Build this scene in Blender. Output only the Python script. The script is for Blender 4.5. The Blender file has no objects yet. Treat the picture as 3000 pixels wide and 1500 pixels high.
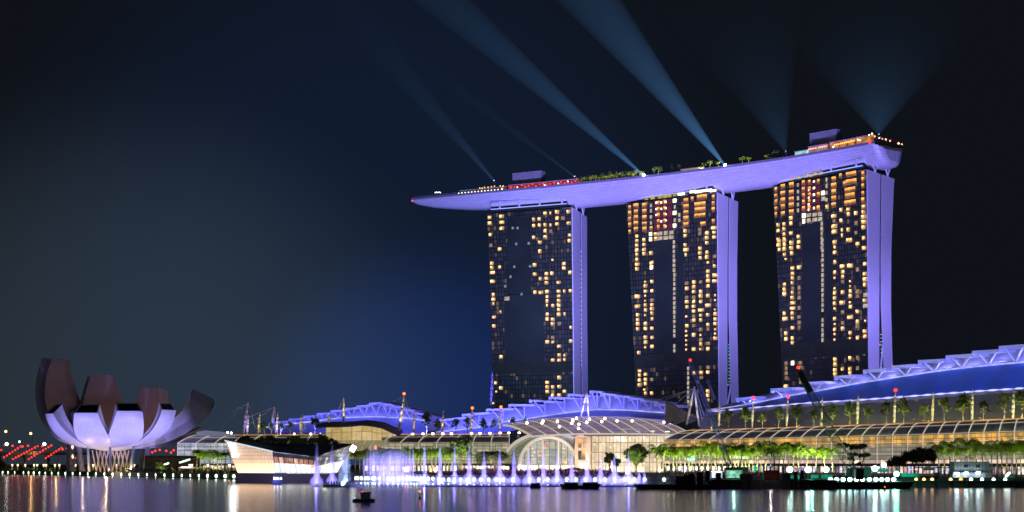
import bpy, math, random
import numpy as np
from mathutils import Vector, Matrix
S = bpy.context.scene
R = math.radians
random.seed(7)
# ------------------------------------------------------------------ camera
F = 4770.0; YH = 1359.0; CZ = 6.4          # focal length (photo pixels), horizon row, camera height
cd = bpy.data.cameras.new("camera"); cam = bpy.data.objects.new("camera", cd)
S.collection.objects.link(cam); S.camera = cam
cam.location = (0, 0, CZ); cam.rotation_euler = (R(90), 0, 0)
cd.sensor_width = 36; cd.lens = 36*F/3000; cd.shift_y = (YH-750)/3000
cd.clip_start = 1; cd.clip_end = 30000
S.view_settings.view_transform = 'Standard'; S.view_settings.look = 'None'
S.view_settings.exposure = 0; S.view_settings.gamma = 1
S.cycles.use_denoising = True
S.cycles.max_bounces = 5; S.cycles.diffuse_bounces = 2; S.cycles.glossy_bounces = 3
S.cycles.transparent_max_bounces = 24; S.cycles.volume_bounces = 0
S.cycles.sample_clamp_indirect = 4; S.cycles.sample_clamp_direct = 0
S.cycles.use_light_tree = True; S.cycles.caustics_reflective = True
# ------------------------------------------------------------------ night sky
W = bpy.data.worlds.new("World"); S.world = W; W.use_nodes = True
nt = W.node_tree; nt.nodes.clear()
def nd(t, kind, **kw):
    n = t.nodes.new(kind)
    for k, v in kw.items(): setattr(n, k, v)
    return n
out = nd(nt, 'ShaderNodeOutputWorld'); bg = nd(nt, 'ShaderNodeBackground')
nt.links.new(bg.outputs[0], out.inputs[0])
sky = nd(nt, 'ShaderNodeTexSky', sky_type='NISHITA'); sky.sun_disc = False
sky.sun_elevation = R(-12); sky.sun_rotation = R(200)
tc = nd(nt, 'ShaderNodeTexCoord')
nrm = nd(nt, 'ShaderNodeVectorMath', operation='NORMALIZE'); nt.links.new(tc.outputs['Generated'], nrm.inputs[0])
def lobe(px, py, width, power=1.0):
    """city glow: 1 toward the direction seen at photo pixel (px,py), fading over width degrees"""
    v = Vector(((px-1500)/F, 1, (YH-py)/F)).normalized()
    d = nd(nt, 'ShaderNodeVectorMath', operation='DOT_PRODUCT'); d.inputs[1].default_value = v
    nt.links.new(nrm.outputs[0], d.inputs[0])
    m = nd(nt, 'ShaderNodeMapRange', interpolation_type='SMOOTHSTEP'); m.inputs[1].default_value = math.cos(R(width)); m.inputs[2].default_value = 1
    nt.links.new(d.outputs['Value'], m.inputs[0])
    p = nd(nt, 'ShaderNodeMath', operation='POWER'); p.inputs[1].default_value = power
    nt.links.new(m.outputs[0], p.inputs[0]); return p.outputs[0]
def addcol(prev, fac, col):
    s = nd(nt, 'ShaderNodeVectorMath', operation='SCALE'); s.inputs[0].default_value = col
    nt.links.new(fac, s.inputs['Scale'])
    a = nd(nt, 'ShaderNodeVectorMath', operation='ADD'); nt.links.new(prev, a.inputs[0]); nt.links.new(s.outputs[0], a.inputs[1]); return a.outputs[0]
sk = nd(nt, 'ShaderNodeVectorMath', operation='SCALE'); sk.inputs['Scale'].default_value = 0.05
nt.links.new(sky.outputs[0], sk.inputs[0])
base = nd(nt, 'ShaderNodeVectorMath', operation='ADD'); base.inputs[1].default_value = (.0045, .0058, .0088)
nt.links.new(sk.outputs[0], base.inputs[0])
c = base.outputs[0]
c = addcol(c, lobe(380, 1300, 13.5, 1.35), (.0175, .026, .0335))
c = addcol(c, lobe(1240, 1220, 7.0, 1.4), (.003, .011, .064))
c = addcol(c, lobe(1100, 800, 15, 1.2), (.001, .0055, .020))
nt.links.new(c, bg.inputs[0]); bg.inputs[1].default_value = 1.0

# ------------------------------------------------------------------ helpers
def P(x, y, D):        # point at distance D (metres) ahead whose direction is photo pixel (x,y)
    return Vector(((x-1500)/F*D, D, CZ-(y-YH)/F*D))
def G(x, z, D):        # same column, but at height z
    return Vector(((x-1500)/F*D, D, z))
def lerp(a, b, t): return a+(b-a)*t
def interp(x, xs, ys): return float(np.interp(x, xs, ys))
def link(o): S.collection.objects.link(o); return o
class MB:
    def __init__(s): s.v = []; s.f = []; s.m = []; s.uv = []
    def quad(s, a, b, c, d, m=0, uv=None):
        i = len(s.v); s.v += [Vector(a), Vector(b), Vector(c), Vector(d)]; s.f.append((i, i+1, i+2, i+3)); s.m.append(m); s.uv.append(uv or ((0,0),(1,0),(1,1),(0,1)))
    def poly(s, pts, m=0, uv=None):
        i = len(s.v); s.v += [Vector(p) for p in pts]; s.f.append(tuple(range(i, i+len(pts)))); s.m.append(m); s.uv.append(uv or tuple((p[0], p[1]) for p in pts))
    def box(s, c, sx, sy, sz, ux=(1,0,0), uy=(0,1,0), uz=(0,0,1), m=0):
        c = Vector(c); X = Vector(ux)*sx/2; Y = Vector(uy)*sy/2; Z = Vector(uz)*sz/2
        i = len(s.v)
        for a in (-1, 1):
            for b in (-1, 1):
                for d in (-1, 1): s.v.append(c+X*a+Y*b+Z*d)
        for f in ((0,1,3,2),(4,6,7,5),(0,4,5,1),(2,3,7,6),(0,2,6,4),(1,5,7,3)):
            s.f.append(tuple(i+k for k in f)); s.m.append(m); s.uv.append(((0,0),(1,0),(1,1),(0,1)))
    def tube(s, a, b, r0, r1=None, n=8, m=0, cap=True):
        a = Vector(a); b = Vector(b); r1 = r0 if r1 is None else r1
        d = (b-a); 
        if d.length < 1e-6: return
        d.normalize(); x = d.orthogonal().normalized(); y = d.cross(x); i = len(s.v)
        for p, r in ((a, r0), (b, r1)):
            for k in range(n):
                t = 2*math.pi*k/n; s.v.append(p+x*math.cos(t)*r+y*math.sin(t)*r)
        for k in range(n):
            s.f.append((i+k, i+(k+1)%n, i+n+(k+1)%n, i+n+k)); s.m.append(m); s.uv.append(((0,0),(1,0),(1,1),(0,1)))
        if cap:
            s.f.append(tuple(i+k for k in reversed(range(n)))); s.m.append(m); s.uv.append(None)
            s.f.append(tuple(i+n+k for k in range(n))); s.m.append(m); s.uv.append(None)
    def path(s, pts, r, n=6, m=0):
        for a, b in zip(pts[:-1], pts[1:]): s.tube(a, b, r, r, n, m)
    def ball(s, c, r, nu=8, nv=5, m=0, sz=1.0):
        c = Vector(c); i = len(s.v); s.v.append(c+Vector((0,0,r*sz)))
        for a in range(1, nv):
            t = math.pi*a/nv
            for b in range(nu):
                p = 2*math.pi*b/nu; s.v.append(c+Vector((r*math.sin(t)*math.cos(p), r*math.sin(t)*math.sin(p), r*sz*math.cos(t))))
        s.v.append(c-Vector((0,0,r*sz))); e = len(s.v)-1
        for b in range(nu):
            s.f.append((i, i+1+b, i+1+(b+1)%nu)); s.m.append(m); s.uv.append(None)
            k = i+1+(nv-2)*nu; s.f.append((e, k+(b+1)%nu, k+b)); s.m.append(m); s.uv.append(None)
        for a in range(nv-2):
            for b in range(nu):
                p = i+1+a*nu; s.f.append((p+b, p+nu+b, p+nu+(b+1)%nu, p+(b+1)%nu)); s.m.append(m); s.uv.append(None)
    def grid(s, fn, nu, nv, m=0, uvs=(1,1), closed=False):
        """surface fn(i/nu, j/nv); UV in units uvs"""
        i = len(s.v)
        for a in range(nu+1):
            for b in range(nv+1): s.v.append(Vector(fn(a/nu, b/nv)))
        for a in range(nu):
            for b in range(nv):
                k = i+a*(nv+1)+b; s.f.append((k, k+nv+1, k+nv+2, k+1)); s.m.append(m)
                u0, u1, v0, v1 = a/nu*uvs[0], (a+1)/nu*uvs[0], b/nv*uvs[1], (b+1)/nv*uvs[1]
                s.uv.append(((u0,v0),(u1,v0),(u1,v1),(u0,v1)))
    def mesh(s, name, mats, off=Vector((0,0,0)), smooth=False):
        me = bpy.data.meshes.new(name); me.from_pydata([tuple(v-off) for v in s.v], [], s.f)
        for m_ in (mats if isinstance(mats, (list, tuple)) else [mats]): me.materials.append(m_)
        me.polygons.foreach_set('material_index', s.m)
        ul = me.uv_layers.new(name='UVMap'); dat = []
        for f, u in zip(s.f, s.uv):
            u = u or ((0,0),)*len(f)
            for k in range(len(f)): dat += list(u[k])
        ul.data.foreach_set('uv', dat)
        if smooth: me.polygons.foreach_set('use_smooth', [True]*len(s.f))
        me.update(); return me
def tag(o, label, cat, group=None, kind=None):
    if label: o['label'] = label
    if cat: o['category'] = cat
    if group: o['group'] = group
    if kind: o['kind'] = kind
    return o
def thing(name, label, cat, loc, group=None):
    o = bpy.data.objects.new(name, None); link(o); o.location = loc; o.empty_display_size = .5
    return tag(o, label, cat, group)
def part(name, mb, mats, parent, label=None, smooth=False, kind=None):
    w = Vector(parent.location); q = parent.parent
    while q is not None: w += Vector(q.location); q = q.parent
    o = bpy.data.objects.new(name, mb.mesh(name, mats, w, smooth)); link(o); o.parent = parent
    if label: o['label'] = label
    if kind: o['kind'] = kind
    return o
def one(name, mb, mats, label, cat, loc, group=None, smooth=False, kind=None):
    loc = Vector(loc); o = bpy.data.objects.new(name, mb.mesh(name, mats, loc, smooth)); link(o); o.location = loc
    return tag(o, label, cat, group, kind)
def structure(name, mb, mats, smooth=False):
    o = bpy.data.objects.new(name, mb.mesh(name, mats, Vector((0,0,0)), smooth)); link(o); o['kind'] = 'structure'; return o
def copy_tree(o, parent=None):
    c = o.copy(); link(c); c.parent = parent
    for ch in list(o.children): copy_tree(ch, c)
    return c
ORD = 'zeroth first second third fourth fifth sixth seventh eighth ninth tenth eleventh twelfth thirteenth fourteenth fifteenth sixteenth seventeenth eighteenth nineteenth twentieth'.split()
def ordw(n):
    if n <= 20: return ORD[n]
    tens = {2:'twenty', 3:'thirty', 4:'forty', 5:'fifty', 6:'sixty', 7:'seventy'}[n//10]
    tth = {2:'twentieth', 3:'thirtieth', 4:'fortieth', 5:'fiftieth', 6:'sixtieth', 7:'seventieth'}[n//10]
    return tth if n % 10 == 0 else tens+'-'+ORD[n%10]
# lamps (zero size; most are bare lights with no fitting modelled)
def spot(p, target, col, power, angle=60, blend=.5, size=0):
    l = bpy.data.lights.new('floodlight', 'SPOT'); l.energy = power; l.color = col; l.spot_size = R(angle); l.spot_blend = blend; l.shadow_soft_size = size
    o = link(bpy.data.objects.new('floodlight', l)); o.location = p
    o.rotation_euler = (Vector(target)-Vector(p)).to_track_quat('-Z', 'Y').to_euler(); return o
def pointl(p, col, power, size=0):
    l = bpy.data.lights.new('lamp_light', 'POINT'); l.energy = power; l.color = col; l.shadow_soft_size = size
    o = link(bpy.data.objects.new('lamp_light', l)); o.location = p; return o
# ------------------------------------------------------------------ materials
MATS = {}
def mat(name, col, rough=.6, metal=0, noise=.15, nscale=.2, bump=0, spec=.5, two=None):
    if name in MATS: return MATS[name]
    m = bpy.data.materials.new(name); m.use_nodes = True; t = m.node_tree; b = t.nodes['Principled BSDF']
    b.inputs['Roughness'].default_value = rough; b.inputs['Metallic'].default_value = metal; b.inputs['Specular IOR Level'].default_value = spec
    co = nd(t, 'ShaderNodeTexCoord'); nz = nd(t, 'ShaderNodeTexNoise'); nz.inputs['Scale'].default_value = nscale; nz.inputs['Detail'].default_value = 5
    t.links.new(co.outputs['Object'], nz.inputs['Vector'])
    mr = nd(t, 'ShaderNodeMixRGB'); mr.inputs[1].default_value = (*[c*(1-noise) for c in col], 1); mr.inputs[2].default_value = (*[min(1, c*(1+noise)) for c in (two or col)], 1)
    rp = nd(t, 'ShaderNodeMapRange'); rp.inputs[1].default_value = .3; rp.inputs[2].default_value = .7
    t.links.new(nz.outputs['Fac'], rp.inputs[0]); t.links.new(rp.outputs[0], mr.inputs[0]); t.links.new(mr.outputs[0], b.inputs['Base Color'])
    if bump:
        bp = nd(t, 'ShaderNodeBump'); bp.inputs['Strength'].default_value = bump; t.links.new(nz.outputs['Fac'], bp.inputs['Height']); t.links.new(bp.outputs[0], b.inputs['Normal'])
    MATS[name] = m; return m
def glow(name, col, strength, sample=True, base=(.02,.02,.02), vary=0, vscale=1.0):
    if name in MATS: return MATS[name]
    m = bpy.data.materials.new(name); m.use_nodes = True; t = m.node_tree; b = t.nodes['Principled BSDF']
    b.inputs['Base Color'].default_value = (*base, 1); b.inputs['Emission Color'].default_value = (*col, 1); b.inputs['Emission Strength'].default_value = strength
    if vary:
        co = nd(t, 'ShaderNodeNewGeometry'); nz = nd(t, 'ShaderNodeTexNoise'); nz.inputs['Scale'].default_value = vscale; nz.inputs['Detail'].default_value = 2
        t.links.new(co.outputs['Position'], nz.inputs['Vector'])
        mr = nd(t, 'ShaderNodeMapRange'); mr.inputs[1].default_value = .3; mr.inputs[2].default_value = .7; mr.inputs[3].default_value = strength*(1-vary); mr.inputs[4].default_value = strength*(1+vary)
        t.links.new(nz.outputs['Fac'], mr.inputs[0]); t.links.new(mr.outputs[0], b.inputs['Emission Strength'])
    m.cycles.emission_sampling = 'FRONT_BACK' if sample else 'NONE'
    MATS[name] = m; return m
def ramp(t, stops, interp_='LINEAR'):
    r = nd(t, 'ShaderNodeValToRGB'); cr = r.color_ramp; cr.interpolation = interp_
    while len(cr.elements) < len(stops): cr.elements.new(.5)
    for e, (p, c_) in zip(cr.elements, stops): e.position = p; e.color = (*c_, 1)
    return r
def lit_glazing(name, stops, bay=4.0, floor=4.0, line=.25, strength=1.0, seed=0.0, linecol=(.05,.045,.04), subx=0, spots=0.0, top=None, bottom=None):
    """glazing with lit rooms behind: every bay of every storey has its own brightness and tint (UV in metres), mullions dark"""
    if name in MATS: return MATS[name]
    m = bpy.data.materials.new(name); m.use_nodes = True; t = m.node_tree; b = t.nodes['Principled BSDF']
    b.inputs['Roughness'].default_value = .25
    uv = nd(t, 'ShaderNodeTexCoord')
    sp = nd(t, 'ShaderNodeSeparateXYZ'); t.links.new(uv.outputs['UV'], sp.inputs[0])
    def M(op, a, b_=None):
        n = nd(t, 'ShaderNodeMath', operation=op)
        for k, v in enumerate((a, b_)):
            if v is None: continue
            if isinstance(v, (int, float)): n.inputs[k].default_value = v
            else: t.links.new(v, n.inputs[k])
        return n.outputs[0]
    ux = M('DIVIDE', sp.outputs[0], bay); uy = M('DIVIDE', sp.outputs[1], floor)
    ix = M('FLOOR', ux); iy = M('FLOOR', uy)
    cb = nd(t, 'ShaderNodeCombineXYZ'); t.links.new(ix, cb.inputs[0]); t.links.new(iy, cb.inputs[1]); cb.inputs[2].default_value = seed
    wn = nd(t, 'ShaderNodeTexWhiteNoise', noise_dimensions='3D'); t.links.new(cb.outputs[0], wn.inputs['Vector'])
    nz = nd(t, 'ShaderNodeTexNoise'); nz.inputs['Scale'].default_value = .35; nz.inputs['Detail'].default_value = 4; t.links.new(uv.outputs['UV'], nz.inputs['Vector'])
    f = M('ADD', M('MULTIPLY', wn.outputs['Value'], .6), M('MULTIPLY', M('SUBTRACT', nz.outputs['Fac'], .3), 1.0))
    rp = ramp(t, stops); t.links.new(f, rp.inputs[0])
    rout = rp.outputs[0]
    for spec, op in ((top, 'GREATER_THAN'), (bottom, 'LESS_THAN')):
        if not spec: continue
        r2 = ramp(t, spec[0]); big = nd(t, 'ShaderNodeTexNoise'); big.inputs['Scale'].default_value = .16; big.inputs['Detail'].default_value = 3; mpp = nd(t, 'ShaderNodeMapping'); mpp.inputs['Scale'].default_value = (1, .15, 1)
        t.links.new(uv.outputs['UV'], mpp.inputs[0]); t.links.new(mpp.outputs[0], big.inputs['Vector'])
        t.links.new(M('ADD', M('MULTIPLY', wn.outputs['Value'], .4), M('MULTIPLY', M('SUBTRACT', big.outputs['Fac'], .3), 1.4)), r2.inputs[0])
        mz = nd(t, 'ShaderNodeMixRGB'); t.links.new(M(op, sp.outputs[1], spec[1]*10.4), mz.inputs[0]); t.links.new(rout, mz.inputs[1]); t.links.new(r2.outputs[0], mz.inputs[2]); rout = mz.outputs[0]
    fx = M('FRACT', ux); fy = M('FRACT', uy)
    lx = M('LESS_THAN', fx, line/bay); ly = M('LESS_THAN', fy, line/floor)
    ln = M('MAXIMUM', lx, ly)
    if subx:
        ln = M('MAXIMUM', ln, M('MULTIPLY', M('LESS_THAN', M('FRACT', M('MULTIPLY', ux, subx)), line*subx/bay*.6), .6))
    mx = nd(t, 'ShaderNodeMixRGB'); t.links.new(ln, mx.inputs[0]); t.links.new(rout, mx.inputs[1]); mx.inputs[2].default_value = (*linecol, 1)
    t.links.new(mx.outputs[0], b.inputs['Emission Color']); b.inputs['Emission Strength'].default_value = strength
    if spots:
        vo = nd(t, 'ShaderNodeTexVoronoi'); vo.inputs['Scale'].default_value = .45; t.links.new(uv.outputs['UV'], vo.inputs['Vector'])
        sx = M('MULTIPLY', M('LESS_THAN', vo.outputs['Distance'], .22), spots)
        t.links.new(M('ADD', sx, strength), b.inputs['Emission Strength'])
    b.inputs['Base Color'].default_value = (.03, .03, .03, 1)
    m.cycles.emission_sampling = 'NONE'
    MATS[name] = m; return m
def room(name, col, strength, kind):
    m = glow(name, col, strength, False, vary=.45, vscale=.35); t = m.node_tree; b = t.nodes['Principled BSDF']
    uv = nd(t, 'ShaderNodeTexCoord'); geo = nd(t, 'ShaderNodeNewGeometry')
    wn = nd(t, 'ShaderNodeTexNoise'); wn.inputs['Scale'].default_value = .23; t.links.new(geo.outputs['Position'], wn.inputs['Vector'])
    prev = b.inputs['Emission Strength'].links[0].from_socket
    if kind == 'lamp':        # bright spot painted into the pane for a lamp behind the curtain
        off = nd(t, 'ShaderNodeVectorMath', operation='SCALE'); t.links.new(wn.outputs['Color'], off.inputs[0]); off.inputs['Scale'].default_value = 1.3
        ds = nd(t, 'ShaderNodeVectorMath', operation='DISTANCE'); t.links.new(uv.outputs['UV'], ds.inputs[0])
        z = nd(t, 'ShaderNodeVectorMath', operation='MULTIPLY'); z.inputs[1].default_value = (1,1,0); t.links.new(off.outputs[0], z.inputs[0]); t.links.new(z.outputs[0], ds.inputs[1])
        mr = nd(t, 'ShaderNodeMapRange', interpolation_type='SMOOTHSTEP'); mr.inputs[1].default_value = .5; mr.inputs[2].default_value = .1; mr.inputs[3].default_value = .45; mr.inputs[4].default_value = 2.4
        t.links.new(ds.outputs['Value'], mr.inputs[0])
    else:                     # pane painted brighter at the top, for a lit ceiling
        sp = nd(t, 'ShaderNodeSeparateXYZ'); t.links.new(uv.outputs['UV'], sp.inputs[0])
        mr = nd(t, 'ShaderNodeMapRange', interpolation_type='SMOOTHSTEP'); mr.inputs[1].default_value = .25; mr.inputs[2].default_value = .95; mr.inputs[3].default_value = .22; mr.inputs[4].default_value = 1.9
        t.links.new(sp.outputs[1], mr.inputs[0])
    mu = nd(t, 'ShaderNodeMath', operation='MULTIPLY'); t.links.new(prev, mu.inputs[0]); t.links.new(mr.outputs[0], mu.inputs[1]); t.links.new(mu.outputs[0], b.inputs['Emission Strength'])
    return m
WHITE = mat('white_panel', (.72,.72,.74), .45, noise=.06, nscale=.08)
CONC = mat('concrete', (.28,.27,.26), .85, noise=.25, nscale=.3)
DARK = mat('dark_metal', (.03,.032,.04), .5, noise=.3)
STEEL = mat('pale_steel', (.55,.54,.52), .4, noise=.08)
BARK = mat('bark', (.16,.12,.08), .9, noise=.3, nscale=3)
TRUNKP = mat('palm_trunk_bark', (.26,.22,.17), .9, noise=.3, nscale=3)
LEAF = mat('leaf', (.055,.10,.02), .55, noise=.45, nscale=.6, two=(.10,.14,.025))
LEAFD = mat('dark_leaf', (.035,.055,.018), .6, noise=.4, nscale=.6, two=(.06,.08,.025))
FROND = mat('palm_frond', (.11,.20,.012), .5, noise=.4, nscale=.8, two=(.19,.27,.015))
LW = glow('lamp_white_green', (.72,1,.74), 7)
LY = glow('lamp_yellow', (1,.62,.18), 4.5)
LO = glow('lamp_orange', (1,.36,.06), 3.2)
LC = glow('lamp_cyan_white', (.55,1,.93), 10)
LRED = glow('lamp_red', (1,.03,.02), 3.0)
LRO = glow('beacon_red_orange', (1,.12,.01), 5)
LPINK = glow('beacon_pink', (1,.03,.10), 4)
LWARM = glow('lamp_warm_white', (1,.80,.55), 5)
LB = glow('searchlight_lens', (.55,.85,1), 400)
S.cycles.volume_max_steps = 400
BLUE = (.20,.20,1.0); PURP = (.34,.28,1.0)
# ================================================================== WATER, GROUND, SEAWALL
def water_mat():
    m = bpy.data.materials.new('bay_water'); m.use_nodes = True; t = m.node_tree; b = t.nodes['Principled BSDF']
    b.inputs['Base Color'].default_value = (.86, .86, .88, 1); b.inputs['Roughness'].default_value = .15; b.inputs['Metallic'].default_value = .85; b.inputs['IOR'].default_value = 1.6
    b.inputs['Specular IOR Level'].default_value = 1.0
    co = nd(t, 'ShaderNodeTexCoord')
    def wv(sx, sy, det, st, dist, prev=None):
        mp = nd(t, 'ShaderNodeMapping'); mp.inputs['Scale'].default_value = (sx, sy, 1); t.links.new(co.outputs['Object'], mp.inputs[0])
        nz = nd(t, 'ShaderNodeTexNoise'); nz.inputs['Scale'].default_value = 1; nz.inputs['Detail'].default_value = det; t.links.new(mp.outputs[0], nz.inputs['Vector'])
        bp = nd(t, 'ShaderNodeBump'); bp.inputs['Strength'].default_value = st; bp.inputs['Distance'].default_value = dist
        t.links.new(nz.outputs['Fac'], bp.inputs['Height'])
        if prev: t.links.new(prev, bp.inputs['Normal'])
        return bp.outputs[0]
    n = wv(.02, .22, 3, .5, .07); n = wv(.15, 1.1, 2, .4, .01, n)
    t.links.new(n, b.inputs['Normal']); return m
mb = MB(); mb.quad((-6000,-300,0), (6000,-300,0), (6000,9000,0), (-6000,9000,0)); structure('water', mb, water_mat())
SWX = [-2500, -1200, -600, 0, 350, 680, 1000, 1500, 2000, 2600, 3000, 3600, 5000]
SWD = [2600, 1500, 1200, 1005, 824, 668, 582, 520, 500, 470, 447, 425, 400]
def sw(px): return interp(px, SWX, SWD)
GZ = 2.5
mb = MB(); xs = list(range(-1200, 4300, 100)); pts = [G(x, GZ, sw(x)) for x in xs]
far = [Vector((p.x*1.0+(p.x/(p.y))*7000, p.y+7000, GZ)) for p in pts]
for i in range(len(pts)-1): mb.quad(pts[i], pts[i+1], far[i+1], far[i])
structure('ground', mb, mat('promenade_paving', (.20,.185,.17), .75, noise=.3, nscale=.15))
mb = MB()
for i in range(len(pts)-1):
    a, b = pts[i], pts[i+1]; e = Vector((0,-.5,0))
    mb.quad(Vector((a.x,a.y,-1))+e, Vector((b.x,b.y,-1))+e, b+e+Vector((0,0,.05)), a+e+Vector((0,0,.05)))
    mb.quad(a+e+Vector((0,0,.05)), b+e+Vector((0,0,.05)), b+Vector((0,1.5,.05)), a+Vector((0,1.5,.05)))
    mb.quad(Vector((a.x,a.y,1.1))+e*2.2, Vector((b.x,b.y,1.1))+e*2.2, Vector((b.x,b.y,1.35))+e*2.2, Vector((a.x,a.y,1.35))+e*2.2)
one('seawall', mb, mat('seawall_stone', (.11,.11,.10), .8, noise=.3, nscale=.4), 'long dark stone seawall edging the bay under the lamps', 'seawall', (0, 560, 0))
# ================================================================== TOWERS
def facade_mat():
    m = bpy.data.materials.new('dark_curtain_wall'); m.use_nodes = True; t = m.node_tree; b = t.nodes['Principled BSDF']
    uv = nd(t, 'ShaderNodeTexCoord'); br = nd(t, 'ShaderNodeTexBrick'); br.offset = 0; br.squash = 1
    br.inputs['Scale'].default_value = 1; br.inputs['Brick Width'].default_value = 2.35; br.inputs['Row Height'].default_value = 3.15; br.inputs['Mortar Size'].default_value = .26
    br.inputs['Mortar Smooth'].default_value = .1
    br.inputs['Color1'].default_value = (.060,.075,.042,1); br.inputs['Color2'].default_value = (.030,.038,.020,1); br.inputs['Mortar'].default_value = (.012,.012,.016,1)
    t.links.new(uv.outputs['UV'], br.inputs['Vector']); t.links.new(br.outputs['Color'], b.inputs['Base Color'])
    b.inputs['Roughness'].default_value = .3
    # a few rooms with low light behind drawn curtains
    dv = nd(t, 'ShaderNodeVectorMath', operation='DIVIDE'); dv.inputs[1].default_value = (2.35, 3.15, 1); fl = nd(t, 'ShaderNodeVectorMath', operation='FLOOR'); t.links.new(uv.outputs['UV'], dv.inputs[0]); t.links.new(dv.outputs[0], fl.inputs[0])
    wn = nd(t, 'ShaderNodeTexWhiteNoise', noise_dimensions='3D'); t.links.new(fl.outputs[0], wn.inputs['Vector']); mr = nd(t, 'ShaderNodeMapRange'); mr.inputs[1].default_value = .90; mr.inputs[2].default_value = 1; mr.inputs[3].default_value = 0; mr.inputs[4].default_value = .13
    t.links.new(wn.outputs['Value'], mr.inputs[0]); mk = nd(t, 'ShaderNodeMath', operation='MULTIPLY'); iv = nd(t, 'ShaderNodeMath', operation='SUBTRACT'); iv.inputs[0].default_value = 1; t.links.new(br.outputs['Fac'], iv.inputs[1]); t.links.new(mr.outputs[0], mk.inputs[0]); t.links.new(iv.outputs[0], mk.inputs[1])
    b.inputs['Emission Color'].default_value = (1, .62, .32, 1); t.links.new(mk.outputs[0], b.inputs['Emission Strength']); m.cycles.emission_sampling = 'NONE'; return m
FAC = facade_mat()
FACD = mat('dark_glass', (.024,.036,.024), .3, noise=.2, nscale=.05)
BAND = mat('louvre_band', (.032,.040,.022), .9, spec=0)
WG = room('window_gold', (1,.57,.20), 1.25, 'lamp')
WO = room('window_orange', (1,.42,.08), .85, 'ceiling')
WD = glow('window_dim', (1,.62,.30), .32, False, vary=.5, vscale=.5)
WB = glow('window_bright', (1,.86,.60), 3.0, False, vary=.5, vscale=.6)
WC = glow('window_cool', (.55,.75,.85), .35, False, vary=.5, vscale=.8)
WR = glow('window_deep_red', (.32,.03,.03), .3, False, vary=.6, vscale=.35)
WP = glow('window_pale', (.9,.75,.55), .55, False, vary=.4, vscale=.6)
WG2 = glow('window_olive', (.65,.5,.08), .7, False, vary=.6, vscale=.6)
ZT = 182.4
class Tower:
    def __init__(s, trx, Dtr, ang, L, dl):
        s.o = G(trx, 0, Dtr); a = R(ang); s.u = Vector((-math.cos(a), math.sin(a), 0)); s.w = Vector((math.sin(a), math.cos(a), 0)); s.L = L; s.dl = dl
    def p(s, u, w, z): return s.o+s.u*u+s.w*w+Vector((0,0,z))        # u: metres from the right corner along the facade, w: depth
    def hit(s, x, y):                                             # sight line through photo pixel meets the facade plane
        d = Vector(((x-1500)/F, 1, -(y-YH)/F)); n = s.w; k = (s.o-Vector((0,0,CZ))).dot(n)/d.dot(n); q = d*k+Vector((0,0,CZ))
        return (q-s.o).dot(s.u), q.z
    def left(s, z): return s.L-s.dl*(1-z/ZT)**.85
    def right(s, z): return -2.0*(1-z/ZT)
def Z(key):   # zoomed readings of the photograph
    return {'1': (1180,440,3.22), '2': (1700,400,3.22), '3': (2200,340,3.22), '4': (1380,760,2.8), '5': (1800,760,2.8), '6': (2250,700,2.8)}[key]
def rng(a, b, st): return list(np.arange(a, b, st))
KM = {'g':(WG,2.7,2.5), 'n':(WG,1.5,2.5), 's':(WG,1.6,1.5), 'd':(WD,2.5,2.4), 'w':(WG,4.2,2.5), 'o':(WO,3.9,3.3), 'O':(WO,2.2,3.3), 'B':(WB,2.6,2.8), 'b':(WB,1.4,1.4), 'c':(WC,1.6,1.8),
      'r':(WR,4.3,3.9), 'p':(WP,3.6,2.6), 'q':(WP,1.7,2.5), 'X':(WO,8.6,3.3), 'e':(WG2,3.5,2.2), 'l':(WB,5,1.7)}
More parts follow.
